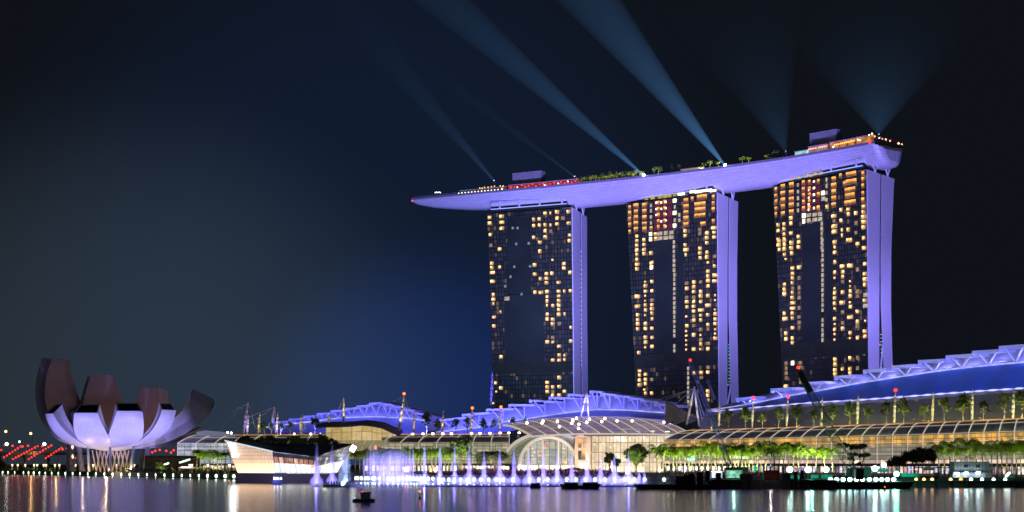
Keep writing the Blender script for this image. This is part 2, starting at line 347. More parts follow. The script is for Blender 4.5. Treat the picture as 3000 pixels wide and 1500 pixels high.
T1W = [('1',820,'g',[635,690]),('1',828,'g',[797]),('1',832,'d',[897]),('1',842,'g',[1068,1110]),('1',846,'w',[1155]),('1',850,'w',[1238]),('1',935,'w',[625,680,737]),('1',915,'g',[933,1102]),
 ('1',1040,'c',[735]),('1',1085,'c',[735]),('1',1073,'c',[885]),('1',1190,'c',[880]),('1',1055,'c',[1100]),('1',1203,'c',[1095]),('1',1020,'c',[1195]),
 ('1',1237,'g',[655,712,823]),('1',1290,'g',[650,708]),('1',1345,'g',[595,705,760,818]),('1',1395,'n',[595,708]),('1',1397,'d',[765]),('1',1458,'g',[585,640,695]),('1',1512,'d',[640]),
 ('1',1566,'g',[580,690]),('1',1574,'g',[803,855]),('1',1296,'g',[870,955]),('1',1415,'s',[1037]),('1',1245,'g',[1083]),('1',1522,'g',[1070,1113]),('1',1248,'g',[1170]),('1',1358,'g',[1165,1210,1252]),('1',1410,'g',[1163]),('1',1580,'g',[1155]),('1',1300,'g',[1212]),('1',1472,'g',[1247]),
 ('4',185,'g',[290,327]),('4',186,'n',[363]),('4',190,'g',[472,547]),('4',245,'n',[432]),('4',247,'g',[800]),('4',297,'p',[322]),('4',417,'c',[285]),('4',283,'c',[220]),('4',527,'g',[270]),('4',575,'w',[270]),
 ('4',625,'g',[265,305,342]),('4',625,'n',[378]),('4',673,'g',[380]),('4',721,'g',[262,300,340,377,412,452]),('4',767,'n',[262]),('4',817,'g',[258]),('4',627,'g',[452,490]),('4',672,'g',[492,530]),('4',770,'n',[450]),('4',727,'d',[528]),
 ('4',820,'n',[558]),('4',627,'g',[677]),('4',672,'d',[640]),('4',673,'g',[677]),('4',820,'g',[670]),('4',725,'g',[712,785,825]),('4',768,'n',[785,822]),('4',672,'g',[827]),('4',203,'g',[1012]),('4',210,'s',[1085]),('4',247,'g',[1055]),('4',183,'s',[1180]),
 ('4',725,'g',[970,1045]),('4',627,'g',[1010,1048,1085]),('4',672,'g',[1047]),('4',672,'d',[1085]),('4',767,'g',[1082]),('4',670,'g',[1115]),('4',723,'g',[1112])]
T2W = [('2',470,'O',[670,725,780,835,900]),('2',528,'o',[655,710,765,820,875]),('2',536,'g',[940,985,1028,1073,1115,1160,1205,1248]),('2',608,'o',[650,705,765,825,875]),('2',604,'g',[975,1020,1065,1105]),
 ('2',670,'q',[650,700,760,815]),('2',672,'O',[870]),('2',666,'B',[920,968]),('2',670,'g',[1100,1195]),('2',673,'B',[1235]),
 ('2',725,'r',[628,688,742,802,858]),('2',775,'r',[622,682,738,796,852]),('2',845,'r',[616,676,732,790,846]),
 ('2',722,'b',[625,685,740]),('2',768,'b',[622,682,800]),('2',808,'b',[618,678,734,792,850]),('2',740,'O',[628,688,742,802,858]),('2',800,'O',[620,680,738,796,852]),
 ('2',715,'g',[920,965]),('2',755,'p',[915,960]),('2',810,'p',[910,955]),('2',862,'p',[905,950]),('2',893,'B',[605,720,840]),('2',895,'q',[665,790]),('2',938,'q',[740,790]),
 ('2',1000,'o',[605,663,718,772,832]),('2',993,'g',[890,935,1025]),('2',1000,'w',[1068]),('2',997,'n',[1115]),('2',1060,'O',[590]),('2',1150,'X',[572]),('2',1132,'X',[640,690,745]),('2',1160,'o',[825]),
 ('2',1258,'O',[575,635,690,800]),('2',1263,'w',[860]),('2',1265,'g',[905,950]),('2',1130,'d',[875,915]),('2',1133,'g',[1055,1100,1145]),('2',1197,'g',[910,955,1003,1095,1138]),('2',1205,'s',[1190]),('2',1205,'g',[1270]),('2',1270,'d',[1130]),('2',1268,'g',[1222]),
 ('2',886,'q',rng(995,1260,44)),
 ('5',192,'g',[40,78]),('5',190,'w',[305,385]),('5',194,'g',[455,495,530,572]),('5',203,'g',[765]),('5',255,'s',[185,298,340,458,722]),('5',257,'g',[218,262,375,415,528,568,640,680]),('5',310,'g',[25,62,182,258,372,405,443,487,565,640,715]),('5',310,'d',[335]),
 ('5',494,'q',rng(10,660,38.5)+[710,748]),('5',595,'d',[195,312]),('5',597,'g',[238,348,390,545]),('5',592,'s',[468,588,625,665,702,740]),('5',653,'g',[187,225,265,345,385,425,500,620,735]),('5',653,'d',[310,465,543]),
 ('5',710,'d',[185,575,660]),('5',711,'g',[265,300,345,458,497,695]),('5',712,'w',[415]),('5',708,'s',[620,738]),('5',769,'g',[98,138,175,218,297,455,535,733]),('5',770,'s',[25]),('5',770,'w',[378]),('5',770,'d',[570,690]),
 ('5',828,'w',[130,178]),('5',828,'s',[55,295,335,412,575,610]),('5',830,'g',[447,490,527,648]),('5',208,'g',[915,950,990,1030]),('5',257,'g',[942,985,1020,1098]),('5',248,'s',[1068]),('5',308,'d',[985]),('5',308,'g',[1098]),
 ('5',608,'q',rng(895,1230,39)),('5',655,'g',[930]),('5',713,'g',[928]),('5',715,'d',[968]),('5',770,'d',[885]),('5',769,'g',[925,1080,1115,1155]),
 ('2',620,'e',[590]),('2',680,'e',[585]),('2',750,'e',[577]),('2',790,'e',[572]),('2',835,'e',[566]),('2',950,'l',[550]),('2',1060,'l',[527]),('2',1110,'l',[528]),('2',1155,'l',[518]),('2',1210,'l',[514]),('2',1250,'l',[518]),('2',890,'e',[555])]
T3W = [('3',240,'O',[695,755,812,878,930]),('3',305,'o',[665,730,795,855,920]),('3',385,'o',[650,722,785,840,905]),('3',448,'q',[650,715,775,835,890]),
 ('3',260,'g',[1028,1080,1165,1215]),('3',272,'g',[1260]),('3',315,'g',[1020,1068,1115,1160,1208,1255]),('3',380,'g',[963,1013,1105,1195,1245]),('3',452,'g',[1138,1187,1235]),
 ('3',505,'r',[640,700,758,818,882]),('3',568,'r',[632,693,752,812,875]),('3',630,'r',[624,686,745,806,868]),('3',500,'O',[630,693,752,812,872]),('3',555,'O',[625,688,745,806,870]),('3',600,'b',[618,680,742,800,868]),('3',550,'b',[700,770,832,885]),('3',640,'O',[620,740,870]),
 ('3',502,'B',[940,992]),('3',550,'p',[935,985]),('3',605,'p',[930,978]),('3',655,'p',[925,972]),('3',672,'q',rng(1015,1280,46)),('3',683,'B',[725]),('3',688,'p',[780]),
 ('3',717,'q',[600,660,725,790]),('3',722,'g',[855]),('3',785,'o',[595,655,715,775,840]),('3',850,'O',[565]),('3',853,'g',[885,985]),('3',862,'n',[1075,1125]),
 ('3',948,'X',[548,620]),('3',938,'X',[695,750,815]),('3',885,'O',[640]),('3',1060,'O',[545,600,660,730,795]),('3',1066,'g',[855,905,1050,1150,1245]),('3',1068,'w',[950,1000]),
 ('3',922,'g',[878,925,1072,1170]),('3',993,'g',[915]),('3',995,'d',[1010,1100]),('3',1005,'g',[1205]),('3',785,'w',[945]),('3',787,'d',[990]),('3',790,'w',[1040,1090]),('3',790,'g',[1190]),('3',795,'s',[1240]),
 ('3',385,'e',[600]),('3',450,'e',[590]),('3',515,'e',[572]),('3',560,'e',[565]),('3',602,'e',[552]),('3',652,'e',[545]),
 ('6',95,'g',[20,50]),('6',96,'s',[92]),('6',137,'g',[375,415,450,612]),('6',143,'w',[655]),('6',150,'g',[775,820]),('6',138,'g',[10,50,85,128]),('6',148,'s',[165]),('6',203,'g',[240,285,322,362,440,482,610,650,730,815,852]),('6',205,'w',[525,568]),('6',205,'d',[405]),
 ('6',197,'g',[35,75,118]),('6',255,'g',[25,68]),('6',258,'w',[232]),('6',258,'d',[320,400,440,480,565,640,685,725]),('6',451,'q',rng(10,600,41)+rng(665,840,41)),
 ('6',550,'g',[25,110,190,275,440,485,530,655,740]),('6',550,'s',[65,320,405,572,700,780,825]),('6',612,'w',[225,523]),('6',615,'g',[270,310,438,735]),('6',615,'d',[350,600,690]),('6',676,'w',[220,640]),('6',678,'g',[10,430,470,555,770]),('6',676,'s',[348,390,520,815]),
 ('6',737,'g',[40,595,680,810]),('6',737,'d',[250,430,470,715]),('6',797,'g',[75,205,287,375,505,757,800]),('6',800,'w',[332]),('6',803,'p',[460,548]),('6',800,'s',[672]),
 ('6',152,'d',[1020,1060,1100,1140]),('6',205,'B',[1018]),('6',270,'d',[1015,1055,1140,1175]),('6',553,'g',[990,1030,1075,1110]),('6',614,'g',[1065]),('6',675,'g',[980,1065,1100]),('6',737,'d',[975,1060]),('6',150,'w',[1210])]
TOW = [Tower(1675,1118,26,65.5,7), Tower(2100.6,1056,40,73,11), Tower(2540,974,53,77.7,12)]
# end face: near-leg right edge, far-leg left edge, far-leg right edge, in metres of depth, from the top (t=0) to the ground (t=1)
EPR = [dict(t=[0,.4,.8,1], n=[13.3,11.4,10.4,10.2], l=[14.7,13.0,13.1,13.4], r=[24.5,23,23.2,23.4]),
       dict(t=[0,.25,.45,.7,1], n=[12.6,10.7,9.9,8.9,8.2], l=[14.0,12.3,11.9,13.4,16.2], r=[24.4,22.2,21.6,22.6,25.8]),
       dict(t=[0,.25,.45,.6,.75,1], n=[11.3,9.9,9.1,8.7,8.3,8.0], l=[12.5,11.2,10.8,12.3,13.9,15.5], r=[24.0,20.6,19.8,20.6,22.2,26.0])]
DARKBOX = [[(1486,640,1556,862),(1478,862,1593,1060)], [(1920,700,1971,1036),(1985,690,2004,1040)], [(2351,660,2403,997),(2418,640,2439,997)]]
MECH = [(1060,1092), (1036,1076), (999,1046)]
TL = ['dark glass hotel tower at the left with few lit windows, below the deck', 'middle hotel tower with a glowing orange crown of windows under the deck', 'right hotel tower closest to the far right deck end, with many gold windows']
HOUSE = mat('housing_grey', (.26,.25,.27), .6, noise=.1, nscale=.1)
PURPW = mat('tower_end_cladding', (.66,.66,.70), .5, noise=.05, nscale=.05)
BLUELINE = glow('crown_light_strip', (.3,.35,1), 1.6, False)
for k, (T, E) in enumerate(zip(TOW, EPR)):
    root = thing('hotel_tower', TL[k], 'tower', T.p(T.L/2, 10, GZ), 'three hotel towers under the rooftop deck')
    NZ = 24
    # front facade slab
    mb = MB(); mb.grid(lambda a, b: T.p(lerp(T.left(lerp(GZ,ZT,b)), T.right(lerp(GZ,ZT,b)), a), 0, lerp(GZ,ZT,b)), 8, NZ, uvs=(T.L, ZT)); part('facade', mb, FAC, root)
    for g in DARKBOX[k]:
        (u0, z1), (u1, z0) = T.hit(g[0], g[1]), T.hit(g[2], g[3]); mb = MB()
        mb.box(T.p((u0+u1)/2, -.15, (z0+z1)/2), abs(u1-u0), .3, z1-z0, T.u, T.w); part('recess_shade_panel', mb, FACD, root)  # proud dark panel; the shade of a recess is put into its colour
    zt = T.hit(1600 if k == 0 else (1950 if k == 1 else 2400), MECH[k][0])[1]; zb = T.hit(1600 if k == 0 else (1950 if k == 1 else 2400), MECH[k][1])[1]
    mb = MB(); uL = T.left(zt)-1; uR = T.right(zb)+1; mb.box(T.p((uL+uR)/2, -.2, (zt+zb)/2), uL-uR, .5, zt-zb, T.u, T.w); part('plant_floor_band', mb, BAND, root)
    tt = lambda z: 1-z/ZT
    def edge(key, z): return interp(tt(z), E['t'], E[key])
    # end legs: solid slabs whose ends face the right
    uin = 7.0
    for nm, wa, wb in (('end_wall', lambda z: -.6, lambda z: edge('n', z)), ('end_wall', lambda z: edge('l', z), lambda z: edge('r', z))):
        mb = MB(); ro = (lambda z: T.right(z)-.8) if nm == 'end_wall' else None
        fz = lambda b: lerp(GZ, ZT, b); sl = lambda b, w: fz(b)-.13*max(0, w)*max(0, b*NZ-(NZ-1))
        mb.grid(lambda a, b: (lambda w: T.p(ro(fz(b)), w, sl(b, w)))(lerp(wa(fz(b)), wb(fz(b)), a)), 3, NZ)
        mb.grid(lambda a, b: T.p(lerp(uin, ro(fz(b)), a), wa(fz(b)), sl(b, wa(fz(b)))) if wa(0) > 0 else T.p(lerp(ro(fz(b))+.7, ro(fz(b)), a), wa(fz(b)), fz(b)), 1, NZ)
        mb.grid(lambda a, b: T.p(lerp(ro(fz(b)), uin, a), wb(fz(b)), sl(b, wb(fz(b)))), 1, NZ)
        mb.quad(T.p(ro(ZT), wa(ZT), sl(1,wa(ZT))), T.p(ro(ZT), wb(ZT), sl(1,wb(ZT))), T.p(uin, wb(ZT), sl(1,wb(ZT))), T.p(uin, wa(ZT), sl(1,wa(ZT))))
        part('end_wall', mb, PURPW, root)
    # rear slab behind, and roof
    mb = MB(); mb.grid(lambda a, b: T.p(lerp(T.right(fz(b))+uin, T.left(fz(b)), a), edge('r', fz(b)), fz(b)), 1, NZ)
    mb.grid(lambda a, b: T.p(T.left(fz(b)), lerp(0, edge('r', fz(b)), a), fz(b)), 1, NZ)
    mb.quad(T.p(uin+.1, 0, ZT), T.p(T.L, 0, ZT), T.p(T.L, 24, ZT), T.p(uin+.1, 24, ZT)); mb.quad(T.p(uin+.05, 0, ZT-6), T.p(uin+.05, 24, ZT-6), T.p(uin+.05, 24, ZT), T.p(uin+.05, 0, ZT)); part('rear_slab', mb, FACD, root)
    # atrium glass between the legs with coloured lamps
    mb = MB(); mb.grid(lambda a, b: T.p(T.right(fz(b))-.5, lerp(edge('n', fz(b)), edge('l', fz(b)), a), fz(b)), 1, NZ); part('atrium_glass', mb, BAND, root)
    mb = MB(); rnd = random.Random(k)
    z = 60 if k else 75
    for _ in range(26 if k == 0 else 12):
        w_ = (edge('n', z)+edge('l', z))/2; mb.ball(T.p(T.right(z)-.9, w_, z), .32, 5, 3, m=rnd.choice([0,0,1])); z += 3.15 if k == 0 else 2.2
    part('gap_lamp_row', mb, [glow('gap_lamp_teal', (.1,.9,.7), 1.4, False), glow('gap_lamp_pale', (.7,.9,1), 1.2, False)], root)
    if k:
        mb = MB(); za, zb2 = (57, 78) if k == 2 else (44, 58)
        for z in (za, zb2): mb.tube(T.p(-2.2, edge('n', z), z), T.p(-2.2, edge('l', z), z), .7)
        mb.tube(T.p(-2.2, edge('n', za), za), T.p(-2.2, edge('l', zb2), zb2), .6); part('cross_brace', mb, PURPW, root)
        mb = MB()
        for z in range(8, int(za)-3, 3):
            w0, w1 = edge('n', z), edge('l', z)
            mb.quad(T.p(T.right(z)-.7, w0+.3, z), T.p(T.right(z)-.7, w1-.3, z), T.p(T.right(z)-.7, w1-.3, z+1.5), T.p(T.right(z)-.7, w0+.3, z+1.5))
        part('atrium_lit_floors', mb, glow('atrium_red_glow', (.5,.12,.05), .28, False, vary=.8, vscale=.5), root)
    # crown: dark storeys set back, light strip, columns, up to the deck
    mb = MB(); mb.box(T.p(T.L/2+1, 11.8, ZT+4.3), T.L-7, 19.5, 8.6, T.u, T.w); part('crown_storey', mb, FACD, root)
    mb = MB(); mb.tube(T.p(4, .5, ZT+3.1), T.p(T.L-3, .5, ZT+3.1), .28, n=6); part('crown_light_strip', mb, BLUELINE, root)
    mb = MB(); A0, A1 = T.p(5, 3.2, ZT+7.2), T.p(T.L-3.5, 3.2, ZT+7.2); mb.tube(A0, A1, 2.3, n=16); mb.ball(A0, 2.3, 12, 8); mb.ball(A1, 2.3, 12, 8)
    
    for f_ in (.12, .38, .62, .85): mb.tube(T.p(T.L*f_, 1.2, ZT+3), T.p(T.L*f_, 1.2, ZT+8.5), .7)
    part('crown_soffit', mb, PURPW, root)
    # V struts on the end walls, holding the deck
    for w0 in (4.0, 15.5):
        mb = MB(); b0 = T.p(-.6, w0+2.6, ZT-.13*w0-.6)
        mb.tube(b0, T.p(-.6, w0-.9, ZT+8.6), .5); mb.tube(b0, T.p(-.6, w0+5.6, ZT+6.0), .5); part('deck_strut', mb, PURPW, root)
    # lit windows
    items = []
    for zk, x, ty, ys in (T1W, T2W, T3W)[k]:
        ox, oy, sc = Z(zk)
        for y in ys:
            u, z = T.hit(ox+x/sc, oy+y/sc); items.append((ty, u, z))
    pri = sorted(items, key=lambda i: -KM[i[0]][1]*KM[i[0]][2])
    rest = {}
    for i, (ty, u, z) in enumerate(pri):
        m_, w_, h_ = KM[ty]; jr = random.Random(int(u*97+z*13)); w_ *= jr.uniform(.8,1.08); h_ *= jr.uniform(.82,1.02)
        if ty in 'el': z += .6; 
        off = -.5 if ty in 'bO' else (-.42 if ty not in 'r' else -.36)
        if ty == 'l' or ty == 'e': off = .35; 
        if ty in 'Bq' or ty == 'p': off = -.46
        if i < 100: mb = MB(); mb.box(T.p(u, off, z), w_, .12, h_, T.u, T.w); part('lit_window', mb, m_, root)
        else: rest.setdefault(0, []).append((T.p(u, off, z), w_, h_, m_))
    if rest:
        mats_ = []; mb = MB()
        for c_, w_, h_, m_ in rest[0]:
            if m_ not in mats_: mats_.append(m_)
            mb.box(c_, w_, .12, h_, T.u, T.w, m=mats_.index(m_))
        part('lit_window_scatter', mb, mats_, root, kind='stuff')
# ================================================================== ROOFTOP DECK
KX = [1205,1335,1481,1689,1855,2104,2300,2417,2554,2640]; KY = [589,570,560.5,542,526.5,493,465.5,446,421,404]
cf = np.polyfit(KX, KY, 3)
def edge_pt(px, z=197):
    y = float(np.polyval(cf, px)); D = (197-CZ)*F/(YH-y); p = G(px, z, D); return p
pxs = [1205]+[1207,1212,1220,1235,1255,1280,1310,1345,1390,1430]+list(range(1460, 2554, 30))+[2545,2552,2556]
def frame_at(px):
    a = edge_pt(px-6); b = edge_pt(px+6); d = (b-a).normalized(); return edge_pt(px), d, Vector((-d.y, d.x, 0))
WD_ = 32
def hullw(px):
    if px > 2300: return interp(px, [2300,2556], [WD_,26.5])

    t = (px-1205)/260; return WD_*min(1, max(0, t))**.42 if px < 1465 else WD_
def hulld(px): return interp(px, [1205,1215,1260,1330,1397,1450,1520,2540,2556], [.8,3.0,5.8,8,9.3,11.5,13.2,13,12.4])
NV = 20
def hull(px, v):   # v 0..1 across the belly
    p, d, n = frame_at(px); w_ = hullw(px); q = 2*v-1; zz = 197-hulld(px)*(1-abs(q)**(2.8 if q < 0 else interp(px, [2300,2550], [2.8,6])))
    return p+n*(w_*v)+Vector((0,0,zz-197))
root = thing('rooftop_deck', 'long boat-shaped purple-lit deck spanning the tops of all three towers', 'rooftop deck', frame_at(1900)[0]+frame_at(1900)[2]*19)
mb = MB(); n_ = len(pxs)-1
st = [[hull(px, j/NV) for j in range(NV+1)] for px in pxs]
for i in range(n_):
    for j in range(NV):
        mb.quad(st[i][j], st[i+1][j], st[i+1][j+1], st[i][j+1], uv=((pxs[i]*.2, j*2), (pxs[i+1]*.2, j*2), (pxs[i+1]*.2, j*2+2), (pxs[i]*.2, j*2+2)))
def hull_mat():
    m = bpy.data.materials.new('hull_panels'); m.use_nodes = True; t = m.node_tree; b = t.nodes['Principled BSDF']
    uv = nd(t, 'ShaderNodeTexCoord'); br = nd(t, 'ShaderNodeTexBrick'); br.inputs['Scale'].default_value = 1; br.inputs['Brick Width'].default_value = 3; br.inputs['Row Height'].default_value = 1; br.inputs['Mortar Size'].default_value = .08
    br.inputs['Color1'].default_value = (.66,.66,.70,1); br.inputs['Color2'].default_value = (.58,.58,.63,1); br.inputs['Mortar'].default_value = (.42,.42,.47,1)
    t.links.new(uv.outputs['UV'], br.inputs['Vector']); t.links.new(br.outputs['Color'], b.inputs['Base Color']); b.inputs['Roughness'].default_value = .4; return m
HM = hull_mat(); part('hull', mb, HM, root, smooth=True)
endf = st[-1]; p_, d_, n_v = frame_at(pxs[-1]); cen = sum(endf, Vector())/len(endf)
mb = MB(); rings = [endf]
for sc, fw in ((.98, .5), (.93, 1.5), (.84, 2.7), (.7, 3.7), (.5, 4.4)):
    rings.append([cen+(q-cen)*sc+d_*fw+Vector((0,0,(1-sc)*3)) for q in endf])
for a, b in zip(rings[:-1], rings[1:]):
    for j in range(NV): mb.quad(a[j], b[j], b[j+1], a[j+1])
    mb.quad(a[0], a[NV], b[NV], b[0])
mb.poly(rings[-1][::-1]); part('hull_end_cap', mb, HM, root)
mb = MB()
for i in range(n_):
    a, b, c_, d2 = st[i][0], st[i+1][0], st[i+1][NV], st[i][NV]; up = Vector((0,0,1.5))
    mb.quad(a, b, b+up, a+up); mb.quad(d2+up, c_+up, c_, d2); mb.quad(a+up*.8, b+up*.8, c_+up*.8, d2+up*.8)
a, b = st[-1][0], st[-1][NV]; mb.quad(a, b, b+up, a+up)
a, b = st[0][0], st[0][NV]; mb.quad(a, b, b+up, a+up)
part('deck_rim', mb, mat('deck_rim_grey', (.22,.21,.24), .6), root)
def deck(px, off, z=198.2): p, d, n = frame_at(px); return p+n*off+Vector((0,0,z-197))
DZ = 198.2
# purple floods on the podium roofs aimed at the underside and at the tower ends
FL = (.30,.245,1.0)
for x, D, tx, pw in ((1300,905,1300,.8),(1480,880,1560,1.2),(1760,850,1780,1.25),(1990,830,2010,1.3),(2230,790,2240,1.35),(2480,760,2480,1.3)):
    spot(G(x, 52, D), deck(tx, 16, 190), FL, pw*1.2e6, 58, .7)
for T, lx, lD, pw in ((TOW[0],1760,905,1.5),(TOW[1],2260,815,1.5),(TOW[2],2880,800,1.6)):
    spot(G(lx, 46, lD), T.p(0, 12, 72), FL, pw*.8e6, 40, .95)
# blue wash from added lights without a real source, lifting the tower fronts
for T, lx, lD, pw in ((TOW[0],1290,905,2.6),(TOW[1],1700,860,.5),(TOW[2],2200,810,.35)):
    spot(G(lx, 50, lD), T.p(50, 0, 95), (.18,.34,1.0), pw*.5e6, 60, .8)
# ================================================================== SHOPPING PODIUM
MX = [-200, 300, 600, 1066, 1500, 2050, 2450, 3000, 3300]; MD = [860, 845, 829, 815, 800, 703, 627, 520, 470]
def md(px): return interp(px, MX, MD)
LOUV = None
def louvre_mat():
    m = bpy.data.materials.new('louvred_roof'); m.use_nodes = True; t = m.node_tree; b = t.nodes['Principled BSDF']
    uv = nd(t, 'ShaderNodeTexCoord'); w = nd(t, 'ShaderNodeTexWave', bands_direction='Y'); w.inputs['Scale'].default_value = .45; w.inputs['Distortion'].default_value = 0
    t.links.new(uv.outputs['UV'], w.inputs['Vector'])
    r = ramp(t, [(.2,(.28,.26,.33)), (.8,(.62,.60,.70))]); t.links.new(w.outputs['Fac'], r.inputs[0]); t.links.new(r.outputs[0], b.inputs['Base Color']); b.inputs['Roughness'].default_value = .5; return m
LOUV = louvre_mat()
OLINE = glow('terrace_edge_light', (1,.45,.12), .55, False, vary=.5, vscale=.05)
RIB = glow('glowing_white_rib', (.95,.82,.62), .50, False, base=(.7,.7,.68))  # ribs glow by themselves, in place of light falling on them
SHOP = lit_glazing('shopfronts', [(0,(.02,.02,.03)), (.25,(.25,.14,.08)), (.45,(1.1,.8,.5)), (.6,(1.6,1.4,1.1)), (.72,(.6,.75,.9)), (.85,(1.4,.5,.3)), (1,(2.2,2.0,1.7))], bay=1.9, floor=5, line=.5, seed=3, strength=1.1, linecol=(.05,.04,.03))
SHOPR = lit_glazing('shopfronts_pink', [(0,(.03,.03,.04)), (.3,(.15,.14,.16)), (.5,(.9,.55,.45)), (.65,(1.4,1.2,1.0)), (.8,(.4,.4,.9)), (1,(1.6,1.4,1.2))], bay=2.3, floor=5, line=.6, seed=9, strength=.9, linecol=(.03,.03,.03))
GWARM = lit_glazing('warm_glazing', [(0,(.10,.09,.07)), (.4,(.17,.15,.115)), (.7,(.24,.21,.16)), (1,(.42,.36,.26))], bay=3.2, floor=1.45, line=.2, seed=5, strength=1.3, linecol=(.07,.065,.05), top=([(0,(.12,.10,.05)),(.35,(.26,.17,.06)),(.6,(.62,.30,.05)),(.8,(.85,.42,.07)),(1,(1.1,.75,.35))], .66), bottom=([(0,(.2,.16,.14)),(.5,(.5,.36,.3)),(.75,(1.4,.85,.65)),(1,(2,1.5,1.3))], .14))
GOLIV = lit_glazing('olive_glazing', [(0,(.12,.12,.08)), (.4,(.21,.20,.13)), (.75,(.32,.29,.18)), (.92,(.5,.36,.18)), (1,(.8,.7,.5))], bay=3.2, floor=1.45, line=.25, seed=7, strength=1.4, linecol=(.05,.05,.035))
GYEL = lit_glazing('lobby_glazing', [(0,(.42,.30,.11)), (.5,(.62,.45,.18)), (1,(.85,.66,.32))], bay=5, floor=5.5, line=.3, seed=1, strength=.9, linecol=(.22,.15,.05), subx=2)
GBLU = lit_glazing('pale_glazing', [(0,(.16,.18,.22)), (.5,(.28,.31,.36)), (1,(.55,.55,.6))], bay=3.5, floor=2.2, line=.3, seed=2, strength=1.2, linecol=(.08,.09,.12))
TERR = mat('terrace_wall_glass', (.05,.05,.05), .3)
SOFF = mat('soffit_cream', (.5,.46,.4), .6)
def podium(label, x0, x1, glass, shop, skew0=0, skew1=0, base_z=6.4, terrace_d=26):
    """one stretch of podium: shopfronts, bulging ribbed glazing, louvred roof, terrace edge with a lit line"""
    n = max(4, int((x1-x0)/22)); root = thing('podium_building', label, 'shopping mall', G((x0+x1)/2, GZ, md((x0+x1)/2)), 'stretches of the waterfront shopping mall')
    L = (G(x1,0,md(x1))-G(x0,0,md(x0))).length
    def prof(b):   # (dy back, z) along the section from the glazing foot to the terrace edge
        pts = [(0,base_z), (-1.6,9), (-2.2,12), (-1.2,15), (.2,16.8)]
        zs = [p[1] for p in pts]; z = lerp(base_z, 16.8, b); return interp(z, zs, [p[0] for p in pts]), z
    def roof(b):
        z = 16.8+4.2*math.sin(b*math.pi/2); return -1.6+13*(1-math.cos(b*math.pi/2)), z
    def loc(a, dy, z, sk=0):
        px = lerp(x0+skew0*sk, x1-skew1*sk, a); return G(px, z, md(px)+dy)
    mb = MB(); mb.grid(lambda a, b: loc(a, 1.2, lerp(GZ, base_z-.3, b)), n, 1, uvs=(L, 4.4)); part('shopfront_row', mb, shop, root)
    mb = MB(); mb.grid(lambda a, b: loc(a, [-2.6,-2.6,1.4][int(round(b*2))] , [base_z-.9,base_z,base_z][int(round(b*2))]), n, 2); part('awning_band', mb, mat('awning_grey', (.10,.09,.10), .7), root)
    mb = MB(); mb.grid(lambda a, b: loc(a, *prof(b)), n, 8, uvs=(L, 10.4)); part('curved_glazing', mb, glass, root)
    mb = MB(); mb.grid(lambda a, b: loc(a, *roof(b), sk=b), n, 8, uvs=(L, 14)); part('louvred_roof', mb, LOUV, root)
    mb = MB(); 
    for dz, dy in ((21.25, 11.2),): mb.path([loc(i/n, dy, dz, 1) for i in range(n+1)], .28, 4)
    part('terrace_edge_light', mb, OLINE, root)
    mb = MB(); 
    def tp(px, dy, z): return G(px, z, md(px)+dy)
    for i in range(n):
        a, b = i/n, (i+1)/n
        mb.quad(loc(a,11.3,21,1), loc(b,11.3,21,1), loc(b,terrace_d+30,21,1), loc(a,terrace_d+30,21,1))
    part('terrace_floor', mb, CONC, root)
    mb = MB(); m_ = max(2, int(L/9))
    for i in range(m_+1):
        a = i/m_
        for q in range(6): mb.tube(loc(a, *[v+(-.25 if k == 0 else 0) for k, v in enumerate(prof(q/6))]), loc(a, *[v+(-.25 if k == 0 else 0) for k, v in enumerate(prof((q+1)/6))]), .16, n=4, cap=False)
        for q in range(5):
            p, q2 = roof(q/5), roof((q+1)/5); mb.tube(loc(a, p[0]-.2, p[1]+.15, q/5), loc(a, q2[0]-.2, q2[1]+.15, (q+1)/5), .2, n=4, cap=False)
    for q in (.35, .75): mb.path([loc(i/n, prof(q)[0]-.25, prof(q)[1]) for i in range(n+1)], .1, 4)
    for q in (0, .5, 1): mb.path([loc(i/n, roof(q)[0]-.15, roof(q)[1]+.12, q) for i in range(n+1)], .1, 4)
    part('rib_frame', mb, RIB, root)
    for e, s_ in ((0, -1), (1, 1)):
        mb = MB(); pr = [loc(e, *prof(q/6)) for q in range(7)]+[loc(e, *roof(q/6), sk=q/6) for q in range(7)]; mb.poly(pr+[loc(e, 30, 21, 1), loc(e, 30, GZ)][::1]); part('end_wall', mb, CONC, root)
    return root
podium('left mall stretch with pale glazing behind the angular pavilion', 520, 1008, GBLU, SHOP, 60, 0)
podium('middle mall stretch with olive glazing behind the tall fountain jets', 1066, 1492, GOLIV, SHOP, 52, 0)
podium('long right mall stretch with warm amber glazing behind the palm row', 1945, 3150, GWARM, SHOPR, 75, 0)
# lobby block with yellow glass between the two mall stretches
root = thing('lobby_building', 'yellow glass lobby block with a low curved roof between two mall stretches', 'building', P(1050, 1290, 815))
D = 812
mb = MB()
top = [(955,1249),(990,1249),(1030,1247),(1060,1244),(1085,1246),(1118,1252)]; 
for (xa, ya), (xb, yb) in zip(top[:-1], top[1:]):
    a, b = P(xa, ya+3, D), P(xb, yb+3, D); c_, d2 = P(xb, 1292, D), P(xa, 1292, D); mb.quad(d2, c_, b, a, uv=((d2.x,0),(c_.x,0),(b.x,9),(a.x,9)))
a, b, c_ = P(1118,1255,D), P(1118,1280,D), P(1165,1278,D+6); mb.poly([a, b, c_], uv=((a.x,9),(b.x,3),(c_.x,3)))
part('glass_wall', mb, GYEL, root)
mb = MB(); rt = [(925,1251)]+top+[(1140,1262),(1172,1275)]
for (xa, ya), (xb, yb) in zip(rt[:-1], rt[1:]):
    a, b = P(xa, ya, D-3), P(xb, yb, D-3); k = Vector((0,26,3)); mb.quad(a, b, b+k, a+k); mb.quad(a, b, b+Vector((0,0,-.6)), a+Vector((0,0,-.6)))
part('curved_roof', mb, mat('lobby_roof', (.25,.22,.2), .6), root)
